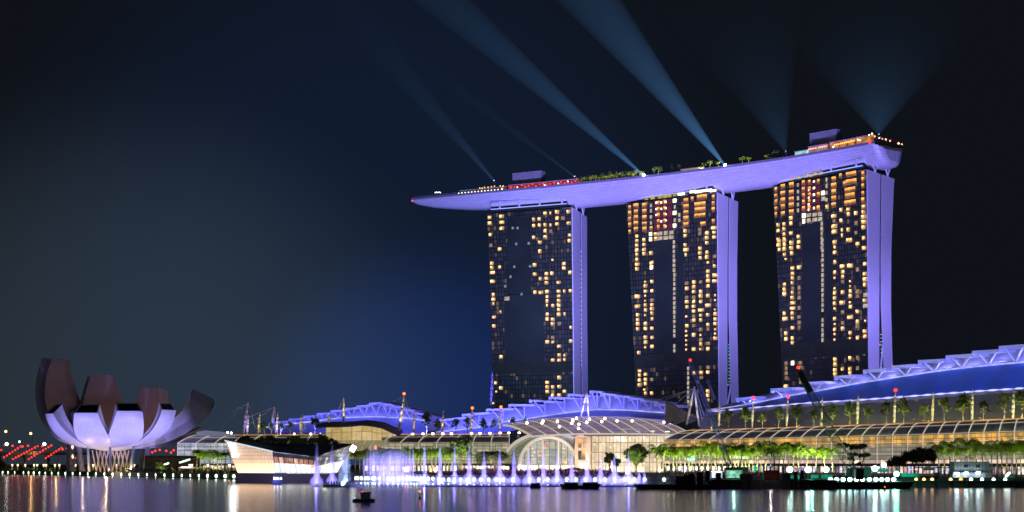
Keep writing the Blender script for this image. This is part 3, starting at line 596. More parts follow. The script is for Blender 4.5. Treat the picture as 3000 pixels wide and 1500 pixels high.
mb = MB(); mb.grid(lambda a, b: P(lerp(lerp(985,950,b), lerp(1080,1140,b), a), lerp(1345,1290,b), lerp(D-16,D-1,b)), 12, 8, uvs=(30, 14)); part('sloping_glass', mb, lit_glazing('sloping_lobby_glass', [(0,(.22,.19,.11)),(1,(.42,.36,.20))], bay=2, floor=1.5, line=.2, seed=4, strength=.8, linecol=(.12,.1,.06)), root)
# ---- stepped, purple-lit shell roofs
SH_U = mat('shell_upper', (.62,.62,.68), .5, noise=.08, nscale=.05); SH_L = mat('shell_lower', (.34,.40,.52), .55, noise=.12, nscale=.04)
CAN = mat('canopy_blade', (.82,.80,.86), .4, noise=.05); ELINE = glow('roof_edge_light', (.42,.42,1), 1.1, False, vary=.4, vscale=.3)
def shell(label, steps, low, bottom, Dx, fwd=26, lower=SH_L, strut='V', tail=None):
    xs_ = [s_[0] for s_ in steps]; root = thing('theatre_building', label, 'building', P(steps[len(steps)//2][0], 1270, interp(steps[len(steps)//2][0], *Dx)+20), 'purple-lit stepped shell roofs of the mall')
    d = lambda x: interp(x, *Dx); lo = lambda x: interp(x, *low); bo = lambda x: interp(x, *bottom)
    tops = [((s_[0]+s_[1])/2, (sum(s_[2])/2 if isinstance(s_[2], tuple) else s_[2])+3) for s_ in steps]; tx = [low[0][0]]+[t[0] for t in tops]+[low[0][-1]]; ty = [lo(low[0][0])-1]+[t[1] for t in tops]+[lo(low[0][-1])-8 if tail is None else tail]
    top = lambda x: interp(x, tx, ty); x0, x1 = low[0][0], low[0][-1]; n = 60
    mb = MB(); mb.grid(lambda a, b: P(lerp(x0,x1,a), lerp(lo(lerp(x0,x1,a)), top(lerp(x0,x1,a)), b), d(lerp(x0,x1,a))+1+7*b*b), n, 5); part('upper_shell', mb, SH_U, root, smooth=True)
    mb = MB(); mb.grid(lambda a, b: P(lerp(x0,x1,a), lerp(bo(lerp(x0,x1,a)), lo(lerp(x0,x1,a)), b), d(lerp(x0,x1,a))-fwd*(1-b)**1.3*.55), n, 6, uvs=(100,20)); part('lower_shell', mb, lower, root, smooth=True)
    mb = MB(); mb.grid(lambda a, b: P(lerp(x0,x1,a), top(lerp(x0,x1,a)), d(lerp(x0,x1,a))+8)+Vector((0, 30*b, -9*b*b)), n, 3); part('rear_shell', mb, SH_U, root, smooth=True)
    mb = MB(); mb.path([P(x, lo(x), d(x)-.5) for x in np.linspace(x0, x1, 40)], .32, 5); part('edge_light_line', mb, ELINE, root)
    for xa, xb, y in steps:
        mb = MB(); y0, y1 = (y if isinstance(y, tuple) else (y+1.2, y-1.2)); pa, pb = P(xa, y0, d(xa)-7), P(xb, y1, d(xb)-7)
        u = (pb-pa).normalized(); L_ = (pb-pa).length; w_ = Vector((-u.y, u.x, 0)).normalized(); up = u.cross(w_)
        mb.box((pa+pb)/2+w_*8, L_, 16, 1.1, u, w_, up); mb.box(pa+u*.3-up*.9+w_*1, .5, 2, .9, u, w_, up)
        o = part('canopy_blade', mb, CAN, root)
        mid = lerp(xa, xb, .62); f0 = P(mid, lo(mid)-1, d(mid)-1)
        mb = MB(); l_, r_ = lerp(xa, xb, .22), (lerp(xa, xb, .9) if strut == 'V' else mid)
        mb.tube(f0, P(l_, interp(l_, (xa, xb), (y0, y1))+2, d(l_)-5), .42, n=6); mb.tube(f0, P(r_, interp(r_, (xa, xb), (y0, y1))+2, d(r_)-5), .42, n=6)
        part('strut_pair', mb, CAN, root)
    return root
R1 = [(788,805,1241),(816,845,1236),(845,889,1228),(887,929,1220),(928,966,1212),(968,1005,1204),(1010,1044,1197),(1044,1081,1190),(1080,1117,1182),(1115,1150,(1183,1187)),(1148,1181,(1190,1194)),(1181,1215,(1199,1204)),(1214,1239,(1210,1214))]
shell('leftmost stepped purple roof with a pale sloping right edge', R1, ([780,811,895,1004,1097,1190,1250],[1252,1246,1237,1223,1220,1224,1232]), ([780,1250],[1268,1272]), ([780,1250],[905,880]), tail=1226)
mb = MB(); sp_ = [(1117,1182),(1150,1184),(1180,1189),(1215,1199),(1250,1210),(1290,1222),(1318,1228)]
for (xa,ya),(xb,yb) in zip(sp_[:-1], sp_[1:]):
    a, b = P(xa,ya,888), P(xb,yb,888); k = Vector((0,3,1.2)); mb.quad(a, b, b+k, a+k); mb.quad(a, b, b-Vector((0,0,1.3)), a-Vector((0,0,1.3))); e = P(xb, 1262, 892), P(xa, 1262, 892); mb.quad(a+Vector((0,1.5,0)), b+Vector((0,1.5,0)), e[0], e[1])
one('sloping_gable', mb, mat('gable_cream', (.55,.50,.46), .6), 'pale sloping gable end right of the leftmost purple roof', 'roof', P(1230,1262,890))
R2 = [(1278,1366,(1232,1224)),(1353,1435,(1216,1210)),(1424,1505,(1201,1199)),(1489,1565,(1187,1187)),(1550,1625,(1173,1178)),(1607,1683,(1165,1168)),(1663,1727,(1156,1160)),(1727,1764,(1147,1149)),(1758,1804,(1153,1158)),(1800,1845,(1159,1164)),(1840,1885,(1166,1171)),(1876,1925,(1173,1180)),(1916,1966,(1182,1190))]
shell('central stepped purple roof peaking above the entrance canopy', R2, ([1278,1320,1400,1475,1565,1649,1748,1842,1913,1973],[1266,1262,1252,1236,1223,1210,1199,1201,1207,1210]), ([1278,1400,1500,1655,1748,1873,1935,1973],[1280,1280,1262,1232,1224,1224,1228,1222]), ([1278,1500,1973],[870,855,790]), strut='N', tail=1190)
R3 = [(2155,2211,(1170,1164)),(2257,2322,(1142,1138)),(2353,2415,(1124,1120)),(2443,2507,(1105,1101)),(2528,2595,(1087,1083)),(2611,2680,(1075,1070)),(2689,2766,(1059,1055)),(2770,2849,(1045,1040)),(2847,2928,(1032,1027)),(2926,3006,(1018,1012)),(3004,3090,(1004,999)),(3090,3180,(990,986))]
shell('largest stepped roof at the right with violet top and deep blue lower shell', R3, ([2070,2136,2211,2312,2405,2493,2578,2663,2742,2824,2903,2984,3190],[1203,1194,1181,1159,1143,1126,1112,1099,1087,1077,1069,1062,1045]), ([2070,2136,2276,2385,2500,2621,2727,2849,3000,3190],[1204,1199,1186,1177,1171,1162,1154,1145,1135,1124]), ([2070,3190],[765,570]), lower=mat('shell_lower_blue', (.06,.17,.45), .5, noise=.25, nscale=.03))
# lamps along the low edge of the right roof
mb = MB(); wire_ = []
for x in np.linspace(2080, 3150, 330):
    y = interp(x, [2070,2136,2276,2385,2500,2621,2727,2849,3000,3190],[1204,1199,1186,1177,1171,1162,1154,1145,1135,1124]); p = P(x, y+2, interp(x,[2070,3190],[765,570])-15); mb.box(p, .35, .35, .5+.25*math.sin(x*3.7)); wire_.append(p)
mb.path(wire_, .06, 4)
one('edge_lamp_string', mb, glow('edge_lamp_lilac', (.45,.45,1), 1.6, False), 'string of lilac lamps along the low edge of the largest blue roof', 'string lights', P(2600,1165,650))
# wall under the right roof: dark glass storeys behind the terrace trees
root = thing('upper_storey', 'dark glass upper storey behind the terrace trees under the blue roof', 'building', P(2600,1240,690))
bx = ([2070,2136,2276,2385,2500,2621,2727,2849,3000,3190],[1204,1199,1186,1177,1171,1162,1154,1145,1135,1124])
dd = lambda x: interp(x, [2050,3190], [758,560])
mb = MB(); mb.grid(lambda a, b: (lambda x: P(x, lerp(interp(x, MX, [1359+0*q for q in MX]) and (YH-(21-CZ)*F/md(x)), interp(x, *bx)+3, b), dd(x)+6))(lerp(2050,3190,a)), 40, 2, uvs=(300, 24))
part('glass_wall', mb, lit_glazing('upper_storey_glass', [(0,(.012,.012,.010)),(.75,(.03,.028,.02)),(.86,(.05,.04,.03)),(.93,(.9,.36,.04)),(1,(1,.5,.1))], bay=9, floor=2.4, line=.35, seed=12, strength=.7, linecol=(.03,.027,.02)), root)
mb = MB(); mb.grid(lambda a, b: (lambda x: P(x, interp(x, *bx)+4+9*b, dd(x)-3+6*b))(lerp(2070,3190,a)), 40, 1); part('cream_soffit', mb, SOFF, root)
# ---- entrance: arch vault, portal, glass hall, canopy
root = thing('arched_entrance', 'glass-fronted barrel vault with a white arch between mall and portal', 'entrance hall', G(1590, GZ, 770))
DA = 768; cx = 1606
def arc(t, rx, top_, foot, D): return P(cx-rx*math.cos(t), foot-(foot-top_)*math.sin(t), D)
mb = MB(); N = 24
for i in range(N):
    t0, t1 = math.pi*i/N, math.pi*(i+1)/N; a, b = arc(t0, 84, 1281, 1362, DA), arc(t1, 84, 1281, 1362, DA)
    mb.quad(Vector((a.x, a.y, P(0,1362,DA).z)), Vector((b.x, b.y, P(0,1362,DA).z)), b, a, uv=((a.x,0),(b.x,0),(b.x,b.z),(a.x,a.z)))
part('glass_front', mb, lit_glazing('arch_glass', [(0,(.28,.32,.22)),(.5,(.50,.52,.36)),(.75,(.8,.75,.5)),(.85,(.9,.35,.1)),(.93,(.3,.25,.3)),(1,(1.4,1.3,1))], bay=2.9, floor=5.3, line=.28, seed=21, strength=.75, linecol=(.10,.11,.08), spots=.5), root)
mb = MB(); mb.grid(lambda a, b: arc(math.pi*a*.99, lerp(84,128,b), lerp(1281,1270,b), 1362-6*b, lerp(DA,DA+22,b)), 26, 5, uvs=(90, 24)); part('vault_glass', mb, lit_glazing('vault_glass', [(0,(.10,.12,.08)),(.6,(.20,.22,.14)),(1,(.45,.42,.25))], bay=4, floor=1.6, line=.35, seed=2, strength=.8, linecol=(.05,.06,.04)), root)
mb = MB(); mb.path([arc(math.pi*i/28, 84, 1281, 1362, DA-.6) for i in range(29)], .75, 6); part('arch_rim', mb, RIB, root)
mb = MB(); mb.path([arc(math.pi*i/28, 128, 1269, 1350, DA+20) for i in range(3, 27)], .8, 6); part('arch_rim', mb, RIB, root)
mb = MB(); mb.box(P(cx, 1374, DA-1)+Vector((0,0,-.2)), 30, 2, 4.2, m=0); part('shopfront_row', mb, lit_glazing('entrance_shops', [(0,(.9,.7,.45)),(.5,(1.5,1.3,1)),(1,(2.2,2.1,1.9))], bay=.17, floor=.9, line=.02, seed=6, strength=.9, linecol=(.4,.3,.2)), root)
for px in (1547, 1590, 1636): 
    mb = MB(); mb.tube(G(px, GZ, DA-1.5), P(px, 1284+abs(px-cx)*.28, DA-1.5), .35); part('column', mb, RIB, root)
root = thing('portal_block', 'beige stone portal block with square windows beside the arched vault', 'building', G(1708, GZ, 762))
a0, a1 = P(1684, 1283, 760), P(1731, 1283, 760); mb = MB(); mb.box(((a0+a1)/2)+Vector((0, 8, -(a0.z-GZ)/2)), a1.x-a0.x, 16, a0.z-GZ); mb.poly([a0, a1, P(1731,1279,760), P(1720,1273,760), P(1700,1273,760), P(1684,1279,760)])
PORT = mat('portal_stone', (.62,.50,.42), .7); part('block', mb, PORT, root)
for x, y, c_ in ((1699,1299,WO),(1713,1299,WP),(1699,1334,FACD),(1710,1334,WO),(1702,1362,WB),(1714,1362,WB)):
    mb = MB(); mb.box(P(x, y, 759.7), 1.5, .4, 4.2 if y < 1350 else 1.6); part('window', mb, c_, root)
for px in (1688, 1722, 1760, 1850, 1930): spot(G(px, 3.2, 742), P(px, 1320, 762), (1,.72,.5), 11000, 110, .8)
root = thing('glass_hall', 'brightly lit glass hall under the ribbed canopy beside the portal', 'entrance hall', G(1860, GZ, 750))
HALL = lit_glazing('hall_glass', [(0,(.55,.42,.26)),(.4,(.85,.68,.45)),(.7,(1.1,.9,.62)),(.85,(1.5,1.3,1)),(1,(2,1.8,1.5))], bay=3.6, floor=4.6, line=.3, seed=31, strength=.85, linecol=(.30,.22,.13), spots=.6, subx=2)
mb = MB(); mb.grid(lambda a, b: P(lerp(1732,1992,a), lerp(1384,1277,b), lerp(758,740,a)), 12, 4, uvs=(44, 17)); part('glass_wall', mb, HALL, root)
mb = MB(); mb.box(P(1855, 1277, 746)+Vector((0,0,.3)), 45, 8, .8); part('lintel', mb, SOFF, root)
root = thing('entrance_canopy', 'wide arched canopy of white ribs over the entrance hall', 'canopy', P(1750, 1262, 735))
def can(a, b):    # a along, b from the low front to the high back
    xf = lerp(1560, 2035, a); yf = 1279-8*math.sin(math.pi*a)**.6+ (0 if a < .8 else 0); xb = lerp(1475, 1905, a); yb = interp(a, [0,.25,.6,.85,1], [1246,1229,1221,1224,1231])
    bb = b; return P(lerp(xf, xb, bb), lerp(yf, yb, math.sin(bb*math.pi/2)), lerp(722, 782, bb))
mb = MB(); mb.grid(lambda a, b: can(a, b)+Vector((0,0,.3)), 30, 8, uvs=(60, 30)); part('canopy_glass', mb, lit_glazing('canopy_panels', [(0,(.10,.06,.16)),(.35,(.20,.13,.14)),(.6,(.22,.15,.45)),(.8,(.45,.33,.2)),(1,(.8,.65,.45))], bay=5.0, floor=1.9, line=.45, seed=8, strength=.5, linecol=(.50,.40,.28)), root)  # panels emit, standing in for warm and violet light on the canopy
mb = MB()
for i in range(13): mb.path([can(i/12, j/8) for j in range(9)], .5, 5)
for j in (0, 8): mb.path([can(i/24, j/8) for i in range(25)], .4, 5)
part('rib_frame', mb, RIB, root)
for (x, y) in ((1544,1239),(1588,1239),(1591,1234),(1633,1234),(1678,1234),(1675,1240),(1689,1225),(1719,1237),(1727,1228),(1763,1235),(1772,1226),(1808,1233),(1852,1233),(1945,1237),(1678,1230),(1639,1250),(1696,1243),(1695,1255)):
    mb = MB(); mb.ball(P(x, y, 718), .62, 8, 5); part('canopy_lamp', mb, LWARM, root)
for k_ in range(11):
    x = 1757+k_*22; mb = MB(); mb.box(P(x, 1268-((k_*7)%5), 728), 2.0, .4, .5); part('hall_lamp', mb, glow('hall_lamp_pale', (.9,1,.7), 3, True), root)
# masts
MASTM = mat('mast_cream', (.72,.66,.55), .5)
def mast(x0, y0, x1, y1, D, label, r=.6, red=None, mat_=MASTM, grp='white spindle masts along the mall terrace'):
    a, b = P(x0, y0, D), P(x1, y1, D); root = thing('mast', label, 'mast', a, grp); mb = MB(); n = 6
    for i in range(n):
        t0, t1 = i/n, (i+1)/n; f = lambda t: r*(.35+.65*math.sin(math.pi*min(1, .18+t*.82)))*(1 if t < 1 else .5)
        mb.tube(lerp(a, b, t0), lerp(a, b, t1), f(t0), f(t1), 8)
    part('shaft', mb, mat_, root, smooth=True)
    if red is not None: mb = MB(); mb.ball(b+Vector((0,0,.7)), .72, 8, 5); part('beacon', mb, red, root)
    return root
def zz(key, x, y):
    ox, oy, sc = {'a': (600,1100,3.22), 'b': (1000,1100,3.22), 'c': (1500,1100,3.22), 'd': (1950,1100,3.22), 'e': (2450,950,2.342)}[key]; return ox+x/sc, oy+y/sc
ML = [('a',398,555,415,370,None,'short cream mast lit warm beside the tall violet mast'),('a',500,552,523,350,None,'cream mast leaning slightly right of the tall violet mast'),
 ('a',675,552,690,345,None,'cream mast just left of the first terrace palms, beyond the pavilion'),('a',905,550,915,345,None,'cream mast in front of the low left steps of the purple roof'),
 ('a',1172,478,1178,345,None,'short cream mast standing on the yellow lobby roof'),('a',1308,475,1312,195,None,'tall cream mast standing on the yellow lobby roof'),('a',1828,550,1880,185,LRO,'tall leaning mast with an orange red beacon over the leftmost roof'),
 ('b',680,550,692,340,None,'thin cream mast right of the tall leaning mast'),('b',950,545,963,330,None,'cream mast without beacon where the two purple roofs meet'),('b',1220,545,1236,320,LRO,'first of two upright beacon masts before the central roof'),
 ('b',1490,545,1506,310,LRO,'second upright beacon mast, left of the canopy'),('d',500,480,512,255,None,'plain cream mast left of the pink beacon masts'),('d',815,490,828,225,LPINK,'left mast with a pink beacon before the blue roof'),
 ('d',1140,480,1155,215,LPINK,'right mast with a pink beacon before the blue roof'),('d',1465,470,1480,205,None,'plain mast near the crane boom before the blue roof'),('e',143,685,152,485,None,'plain mast left of the red beacon mast on the right terrace'),
 ('e',395,675,407,465,LRED,'mast with a deep red beacon on the right terrace'),('e',657,665,665,460,None,'grey mast, third from the right frame edge'),('e',930,655,935,440,None,'grey mast, second from the right frame edge'),('e',1210,645,1220,430,None,'grey mast nearest the right frame edge')]
for key, x0, y0, x1, y1, red, lab in ML:
    a, b = zz(key, x0, y0), zz(key, x1, y1); mast(*a, *b, md(a[0])+14, lab, .66 if a[0] < 1500 else .55, red)
VM = mat('mast_lilac', (.5,.45,.62), .5)
def stays(label, pairs, D, r=.10):
    mb = MB(); 
    for x0, y0, x1, y1 in pairs: mb.tube(P(x0,y0,D), P(x1,y1,D), r, n=4, cap=False)
    one('stay_cables', mb, mat('stay_cable', (.35,.37,.45), .4), label, 'cables', P(pairs[0][0], 1270, D), 'stay cables fanning from the masts')
mast(*zz('a',365,555), *zz('a',408,250), md(715)+20, 'tall violet-lit mast with stay cables at the left end of the mall', .9, None, VM)
mast(*zz('a',640,440), *zz('a',662,290), md(800)+22, 'smaller violet mast behind, right of the tall violet mast', .9, None, VM)
stays('long pale stay cables falling left from the tall violet mast', [(726,1180,610,1258),(726,1180,640,1262),(728,1184,590,1240),(728,1182,750,1262)], md(715)+18)
stays('thin stay cables falling left from the smaller violet mast', [(805,1191,722,1225),(805,1191,735,1240)], md(800)+18)
stays('stay cables of the tall mast on the lobby roof', [(1007,1163,992,1200),(1007,1163,1012,1200)], md(1007)+13)
stays('fine stay cables beside the tall leaning beacon mast', [(1184,1160,1145,1180),(1184,1162,1192,1245),(1186,1162,1215,1255),(1184,1166,1178,1262)], md(1180)+12)
mast(1438, 1196, 1443, 1088, 868, 'slim violet spire rising before the left tower', .8, None, VM)
def aframe(x0, x1, y, xt, yt, D, label):
    root = thing('a_frame_mast', label, 'mast', P((x0+x1)/2, y, D), 'A-frame masts by the entrance'); t = P(xt, yt, D)
    for x, yy in ((x0, y), (x1, y+(8 if yt < 1140 and x1 > 2000 else 0))): mb = MB(); a = P(x, yy, D); m_ = (a+t)/2; mb.tube(a, m_, .35, .6, 8); mb.tube(m_, t, .6, .3, 8); part('leg', mb, MASTM, root, smooth=True)
aframe(1702, 1724, 1219, 1720, 1144, 792, 'smaller A-frame mast above the entrance canopy')
aframe(2012, 2048, 1243, 2034, 1132, 735, 'larger A-frame mast between the central roof and the right mall')
stays('blue and grey stay cables left of the larger A-frame mast', [(2032,1138,1900,1180),(2032,1138,1930,1180),(2032,1138,1975,1188),(2032,1140,1995,1195),(2032,1140,1988,1215)], 740)
stays('stay cables falling right of the larger A-frame mast', [(2036,1134,2063,1218),(2036,1134,2058,1235)], 737)
mb = MB(); c0 = [P(x, y, 742) for x, y in ((1950,1180),(1975,1190),(2010,1208),(2040,1222))]; mb.path(c0, .5, 6)
for a, b in zip(c0[:-1], c0[1:]): mb.quad(a, b, Vector((b.x,b.y+3,26)), Vector((a.x,a.y+3,24)))
one('gable_edge', mb, mat('gable_dark', (.16,.14,.13), .6), 'dark gable sloping down from the central roof to the right mall', 'roof', P(1995,1235,742))
# purple-blue floods on the shells (bare lights, no fittings modelled)
for x in range(830, 1260, 85): spot(P(x, 1266, md(x)+16), P(x+8, 1222, 905), (.12,.13,1.0), 42000, 130, .6)
for x in range(1320, 1980, 82): spot(P(x, 1268 if x < 1480 else 1232, interp(x,[1278,1500,1973],[870,855,790])-42), P(x+8, interp(x,[1300,1740,1970],[1240,1175,1200]), interp(x,[1278,1500,1973],[870,855,790])), (.12,.13,1.0), 48000, 130, .6)
for x in range(2120, 3240, 95): spot(P(x, interp(x,*bx)+22, interp(x,[2070,3190],[765,570])-42), P(x, interp(x,*bx)-50, interp(x,[2070,3190],[765,570])), (.08,.12,1.0), 24000, 84, .6)
for x in range(2200, 3240, 80):
    D_ = interp(x,[2070,3190],[765,570]); y = interp(x, [2070,2211,2405,2578,2742,2903,3190],[1203,1181,1143,1112,1087,1069,1045]); spot(P(x, y-2, D_-3.5), P(x+6, y-40, D_+1), (.22,.19,1.0), 2200, 150, .6)
# warm uplights at the foot of each mast
for key, x0, y0, x1, y1, red, lab in ML:
    a, b = zz(key, x0, y0), zz(key, x1, y1); D = md(a[0])+14; p0 = P(*a, D); p1 = P(*b, D); h_ = (p1-p0).length
    spot(p0+Vector((0,-8,.8 if key != 'a' or a[0] < 940 else 4)), lerp(p0, p1, .62), (1,.80,.52), 16*h_*h_, math.degrees(math.atan2(h_, 8))*1.0, .4)
for x0, x1, y, xt, yt, D in ((1702,1724,1219,1720,1144,792),(2012,2048,1243,2034,1132,735)):
    spot(P((x0+x1)/2, y, D)+Vector((0,-8,.5)), P(xt, (y+yt)/2, D), (1,.85,.62), 3500, 70, .5)
for a_ in ((715,1205,730,820),(800,1215,806,818)): spot(P(a_[0]+3, 1268, a_[3]+12), P(a_[0]+4, a_[1], a_[3]+30), (.45,.35,1), 4500, 60, .5)
# added violet lights, tied to no lamp, to brighten the louvred mall front
for x in (700, 950, 1200, 1450, 1700): spot(G(x, 5, 470), G(x, 17, md(x)), (.42,.34,1.0), 1.0e5, 60, .9)
for x in (2050, 2250, 2450, 2650, 2850, 3050): spot(G(x, 9, md(x)-55), G(x, 19, md(x)), (.5,.42,1.0), 3500, 100, .9)
# ================================================================== LOTUS MUSEUM
LOT = mat('lotus_panels', (.68,.68,.71), .4, noise=.06, nscale=.12)
def seams(m, bw, rh, ms, k=.86):
    t = m.node_tree; b = t.nodes['Principled BSDF']; src = b.inputs['Base Color'].links[0].from_socket; uv = nd(t, 'ShaderNodeTexCoord'); br = nd(t, 'ShaderNodeTexBrick'); br.inputs['Scale'].default_value = 1; br.inputs['Brick Width'].default_value = bw; br.inputs['Row Height'].default_value = rh; br.inputs['Mortar Size'].default_value = ms
    br.inputs['Color1'].default_value = (1,1,1,1); br.inputs['Color2'].default_value = (.93,.93,.94,1); br.inputs['Mortar'].default_value = (k,k,k,1); mx = nd(t, 'ShaderNodeMixRGB', blend_type='MULTIPLY'); mx.inputs[0].default_value = 1; t.links.new(uv.outputs['UV'], br.inputs['Vector']); t.links.new(src, mx.inputs[1]); t.links.new(br.outputs['Color'], mx.inputs[2]); t.links.new(mx.outputs[0], b.inputs['Base Color'])
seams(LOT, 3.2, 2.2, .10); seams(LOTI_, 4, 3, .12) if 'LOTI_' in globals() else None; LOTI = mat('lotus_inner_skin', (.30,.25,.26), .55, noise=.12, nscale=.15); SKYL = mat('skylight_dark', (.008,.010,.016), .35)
MC = G(0, 0, 836); MC = Vector(((770/2.341-1500)/F*836, 836, 0))
root = thing('lotus_museum', 'flower-shaped museum with ten upturned petals lit lavender from below', 'museum', MC+Vector((0,0,GZ)))
def petal(az, R_, H_, phi, wt, wm, th, lab=None, zb=14.0, tilt=0, rb=6, cut=0, wf=1.0, sky_=True):
    a = R(az+14); rad = Vector((math.sin(a), -math.cos(a), 0)); tan = Vector((math.cos(a), math.sin(a), 0)); ph = R(phi)
    def cen(s): 
        rr = rb+(R_-rb)*(math.sin(s*ph)/(math.sin(ph) if phi < 90 else 1)); return rr, zb+(H_-zb)*(1-math.cos(s*ph))/(1-math.cos(ph))
    def nrm_(s):
        r0, z0 = cen(max(0, s-.02)); r1, z1 = cen(min(1, s+.02)); d = Vector((r1-r0, z1-z0)).normalized(); return Vector((-d.y, d.x))
    def wid(s): 
        r_ = cen(s)[0]; full = wf*2*max(r_, rb)*math.tan(R(19.5)); 
        return min(full, lerp(wm, wt, max(0, (s-.55)/.45)**1.4))
    def pt(s, q, o):   # q -1..1 across, o 0 outer / 1 inner
        r_, z_ = cen(s); n_ = nrm_(s); t_ = th*(.45+.55*s); w_ = wid(s)*(1 if o == 0 else .88)
        rr = r_+n_.x*t_*o; zz_ = z_+n_.y*t_*o+(tilt*q*s*s)+o*cut*max(0, (s-.7)/.3)**1.5; rr += o*cut*.25*max(0, (s-.7)/.3); 
        bow = (1-q*q)*.5*(1 if o == 0 else -1)
        return MC+rad*(rr+bow)+tan*(q*w_/2)+Vector((0,0,zz_))
    NS = 22
    mb = MB(); mb.grid(lambda s, q: pt(s, 2*q-1, 0), NS, 6, uvs=(44, 15)); 
    for sg in (-1, 1): mb.grid(lambda s, o: pt(s, sg, o), NS, 2, uvs=(44, 6))
    p_ = part('petal', mb, LOT, root, lab, smooth=False)
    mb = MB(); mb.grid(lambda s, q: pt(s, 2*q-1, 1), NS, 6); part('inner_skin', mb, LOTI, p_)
    c0, c1, c2, c3 = pt(1,-1,0), pt(1,1,0), pt(1,1,1), pt(1,-1,1); cc = (c0+c1+c2+c3)/4; f_ = (c1-c0).cross(c3-c0).normalized(); f_ = f_ if f_.z > 0 or f_.y < 0 else -f_
    mb = MB(); k = [lerp(cc, c, .86)+Vector((0,0,0)) for c in (c0,c1,c2,c3)]; cs = [c0,c1,c2,c3]
    for i in range(4): mb.quad(cs[i], cs[(i+1)%4], k[(i+1)%4], k[i])
    if not sky_: mb = MB(); mb.quad(*cs)
    part('skylight_frame' if sky_ else 'end_panel', mb, LOT, p_)
    if not sky_: return
    mb = MB(); ax = (cc-MC); dn = (rad*-.3+Vector((0,0,-.3))); mb.quad(*[c+dn for c in k]); part('skylight', mb, SKYL, p_)
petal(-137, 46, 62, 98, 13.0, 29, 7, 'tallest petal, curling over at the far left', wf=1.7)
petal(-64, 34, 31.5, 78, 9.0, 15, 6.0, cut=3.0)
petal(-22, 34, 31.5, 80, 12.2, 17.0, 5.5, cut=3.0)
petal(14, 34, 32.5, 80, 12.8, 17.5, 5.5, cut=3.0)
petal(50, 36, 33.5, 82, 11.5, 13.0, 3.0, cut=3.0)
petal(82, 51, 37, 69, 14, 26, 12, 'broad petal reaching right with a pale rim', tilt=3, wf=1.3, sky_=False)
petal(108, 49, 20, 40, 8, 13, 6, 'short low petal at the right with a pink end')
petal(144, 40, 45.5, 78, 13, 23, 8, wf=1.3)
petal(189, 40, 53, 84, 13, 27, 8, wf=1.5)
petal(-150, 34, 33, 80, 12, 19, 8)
mb = MB()
for i in range(24):
    a, b = 2*math.pi*i/24, 2*math.pi*(i+1)/24; 
    for (r0,z0,r1,z1) in ((0,12.8,6,13.2),(6,13.2,11,14.6),(11,14.6,16,17.2)): mb.quad(MC+Vector((r0*math.cos(a),r0*math.sin(a),z0)), MC+Vector((r0*math.cos(b),r0*math.sin(b),z0)), MC+Vector((r1*math.cos(b),r1*math.sin(b),z1)), MC+Vector((r1*math.cos(a),r1*math.sin(a),z1)))
part('bowl', mb, LOT, root, smooth=True)
COLM = mat('column_violet_grey', (.20,.19,.24), .5)
for x0, x1, dy, r_ in ((600,612,-9,.75),(755,757,-14,.75),(918,903,-11,.9),(540,562,4,1.6),(1015,1000,4,1.6),(488,488,12,2.0),(975,970,16,1.4)):
    D = 836+dy; mb = MB(); a = P(x0/2.341, 1300 if r_ > 1 else 1296, D); b = G(x1/2.341, GZ, D); mb.tube(a, b, r_*.75, r_, 10); part('column', mb, COLM, root)
mb = MB(); 
for i in range(9):
    x = 660+i*28; a = G(x/2.341, GZ, 838); 
    for sgn in (-1, 1): mb.tube(a, Vector((a.x+sgn*2.0, 838, 13.2)), .38, n=6)
part('lattice_base', mb, mat('lattice_cream', (.6,.5,.42), .6), root)
# museum floodlights in the ground round the bowl
for az, pw in ((-75,1.0),(-40,1.25),(-8,1.45),(25,1.45),(55,1.2),(85,.4)):
    a = R(az+14); p = MC+Vector((math.sin(a)*58, -math.cos(a)*58, GZ+.8)); spot(p, MC+Vector((math.sin(a)*24, -math.cos(a)*24, 26)), (.37,.33,1.0), pw*3.9e4, 64, .6)
for dx in (-9, 0, 9): pointl(MC+Vector((dx*1.3, -13, GZ+1.2)), (1,.72,.42), 3200)
pointl(MC+Vector((0,0,30)), (1,.62,.62), 3800); pointl(MC+Vector((26,6,36)), (1,.5,.2), 2200); spot(MC+Vector((60,-10,GZ+1)), MC+Vector((40,0,25)), (.5,.4,1), 9000, 60, .6)
# bridge link and neighbours right of the museum
mb = MB(); pts_ = [(575,1265),(600,1261),(640,1264),(690,1275)]
for (xa,ya),(xb,yb) in zip(pts_[:-1], pts_[1:]): a, b = P(xa,ya,832), P(xb,yb,832); mb.quad(a, b, P(xb,1277,828), P(xa,1277,828)); mb.quad(a, b, b+Vector((0,12,0)), a+Vector((0,12,0)))
one('link_canopy', mb, glow('link_canopy_glow', (.55,.6,.9), .22, False, base=(.5,.5,.55)), 'low pale curved canopy between the museum and the mall', 'canopy', P(630,1275,832))  # canopy glows faintly itself instead of being lit
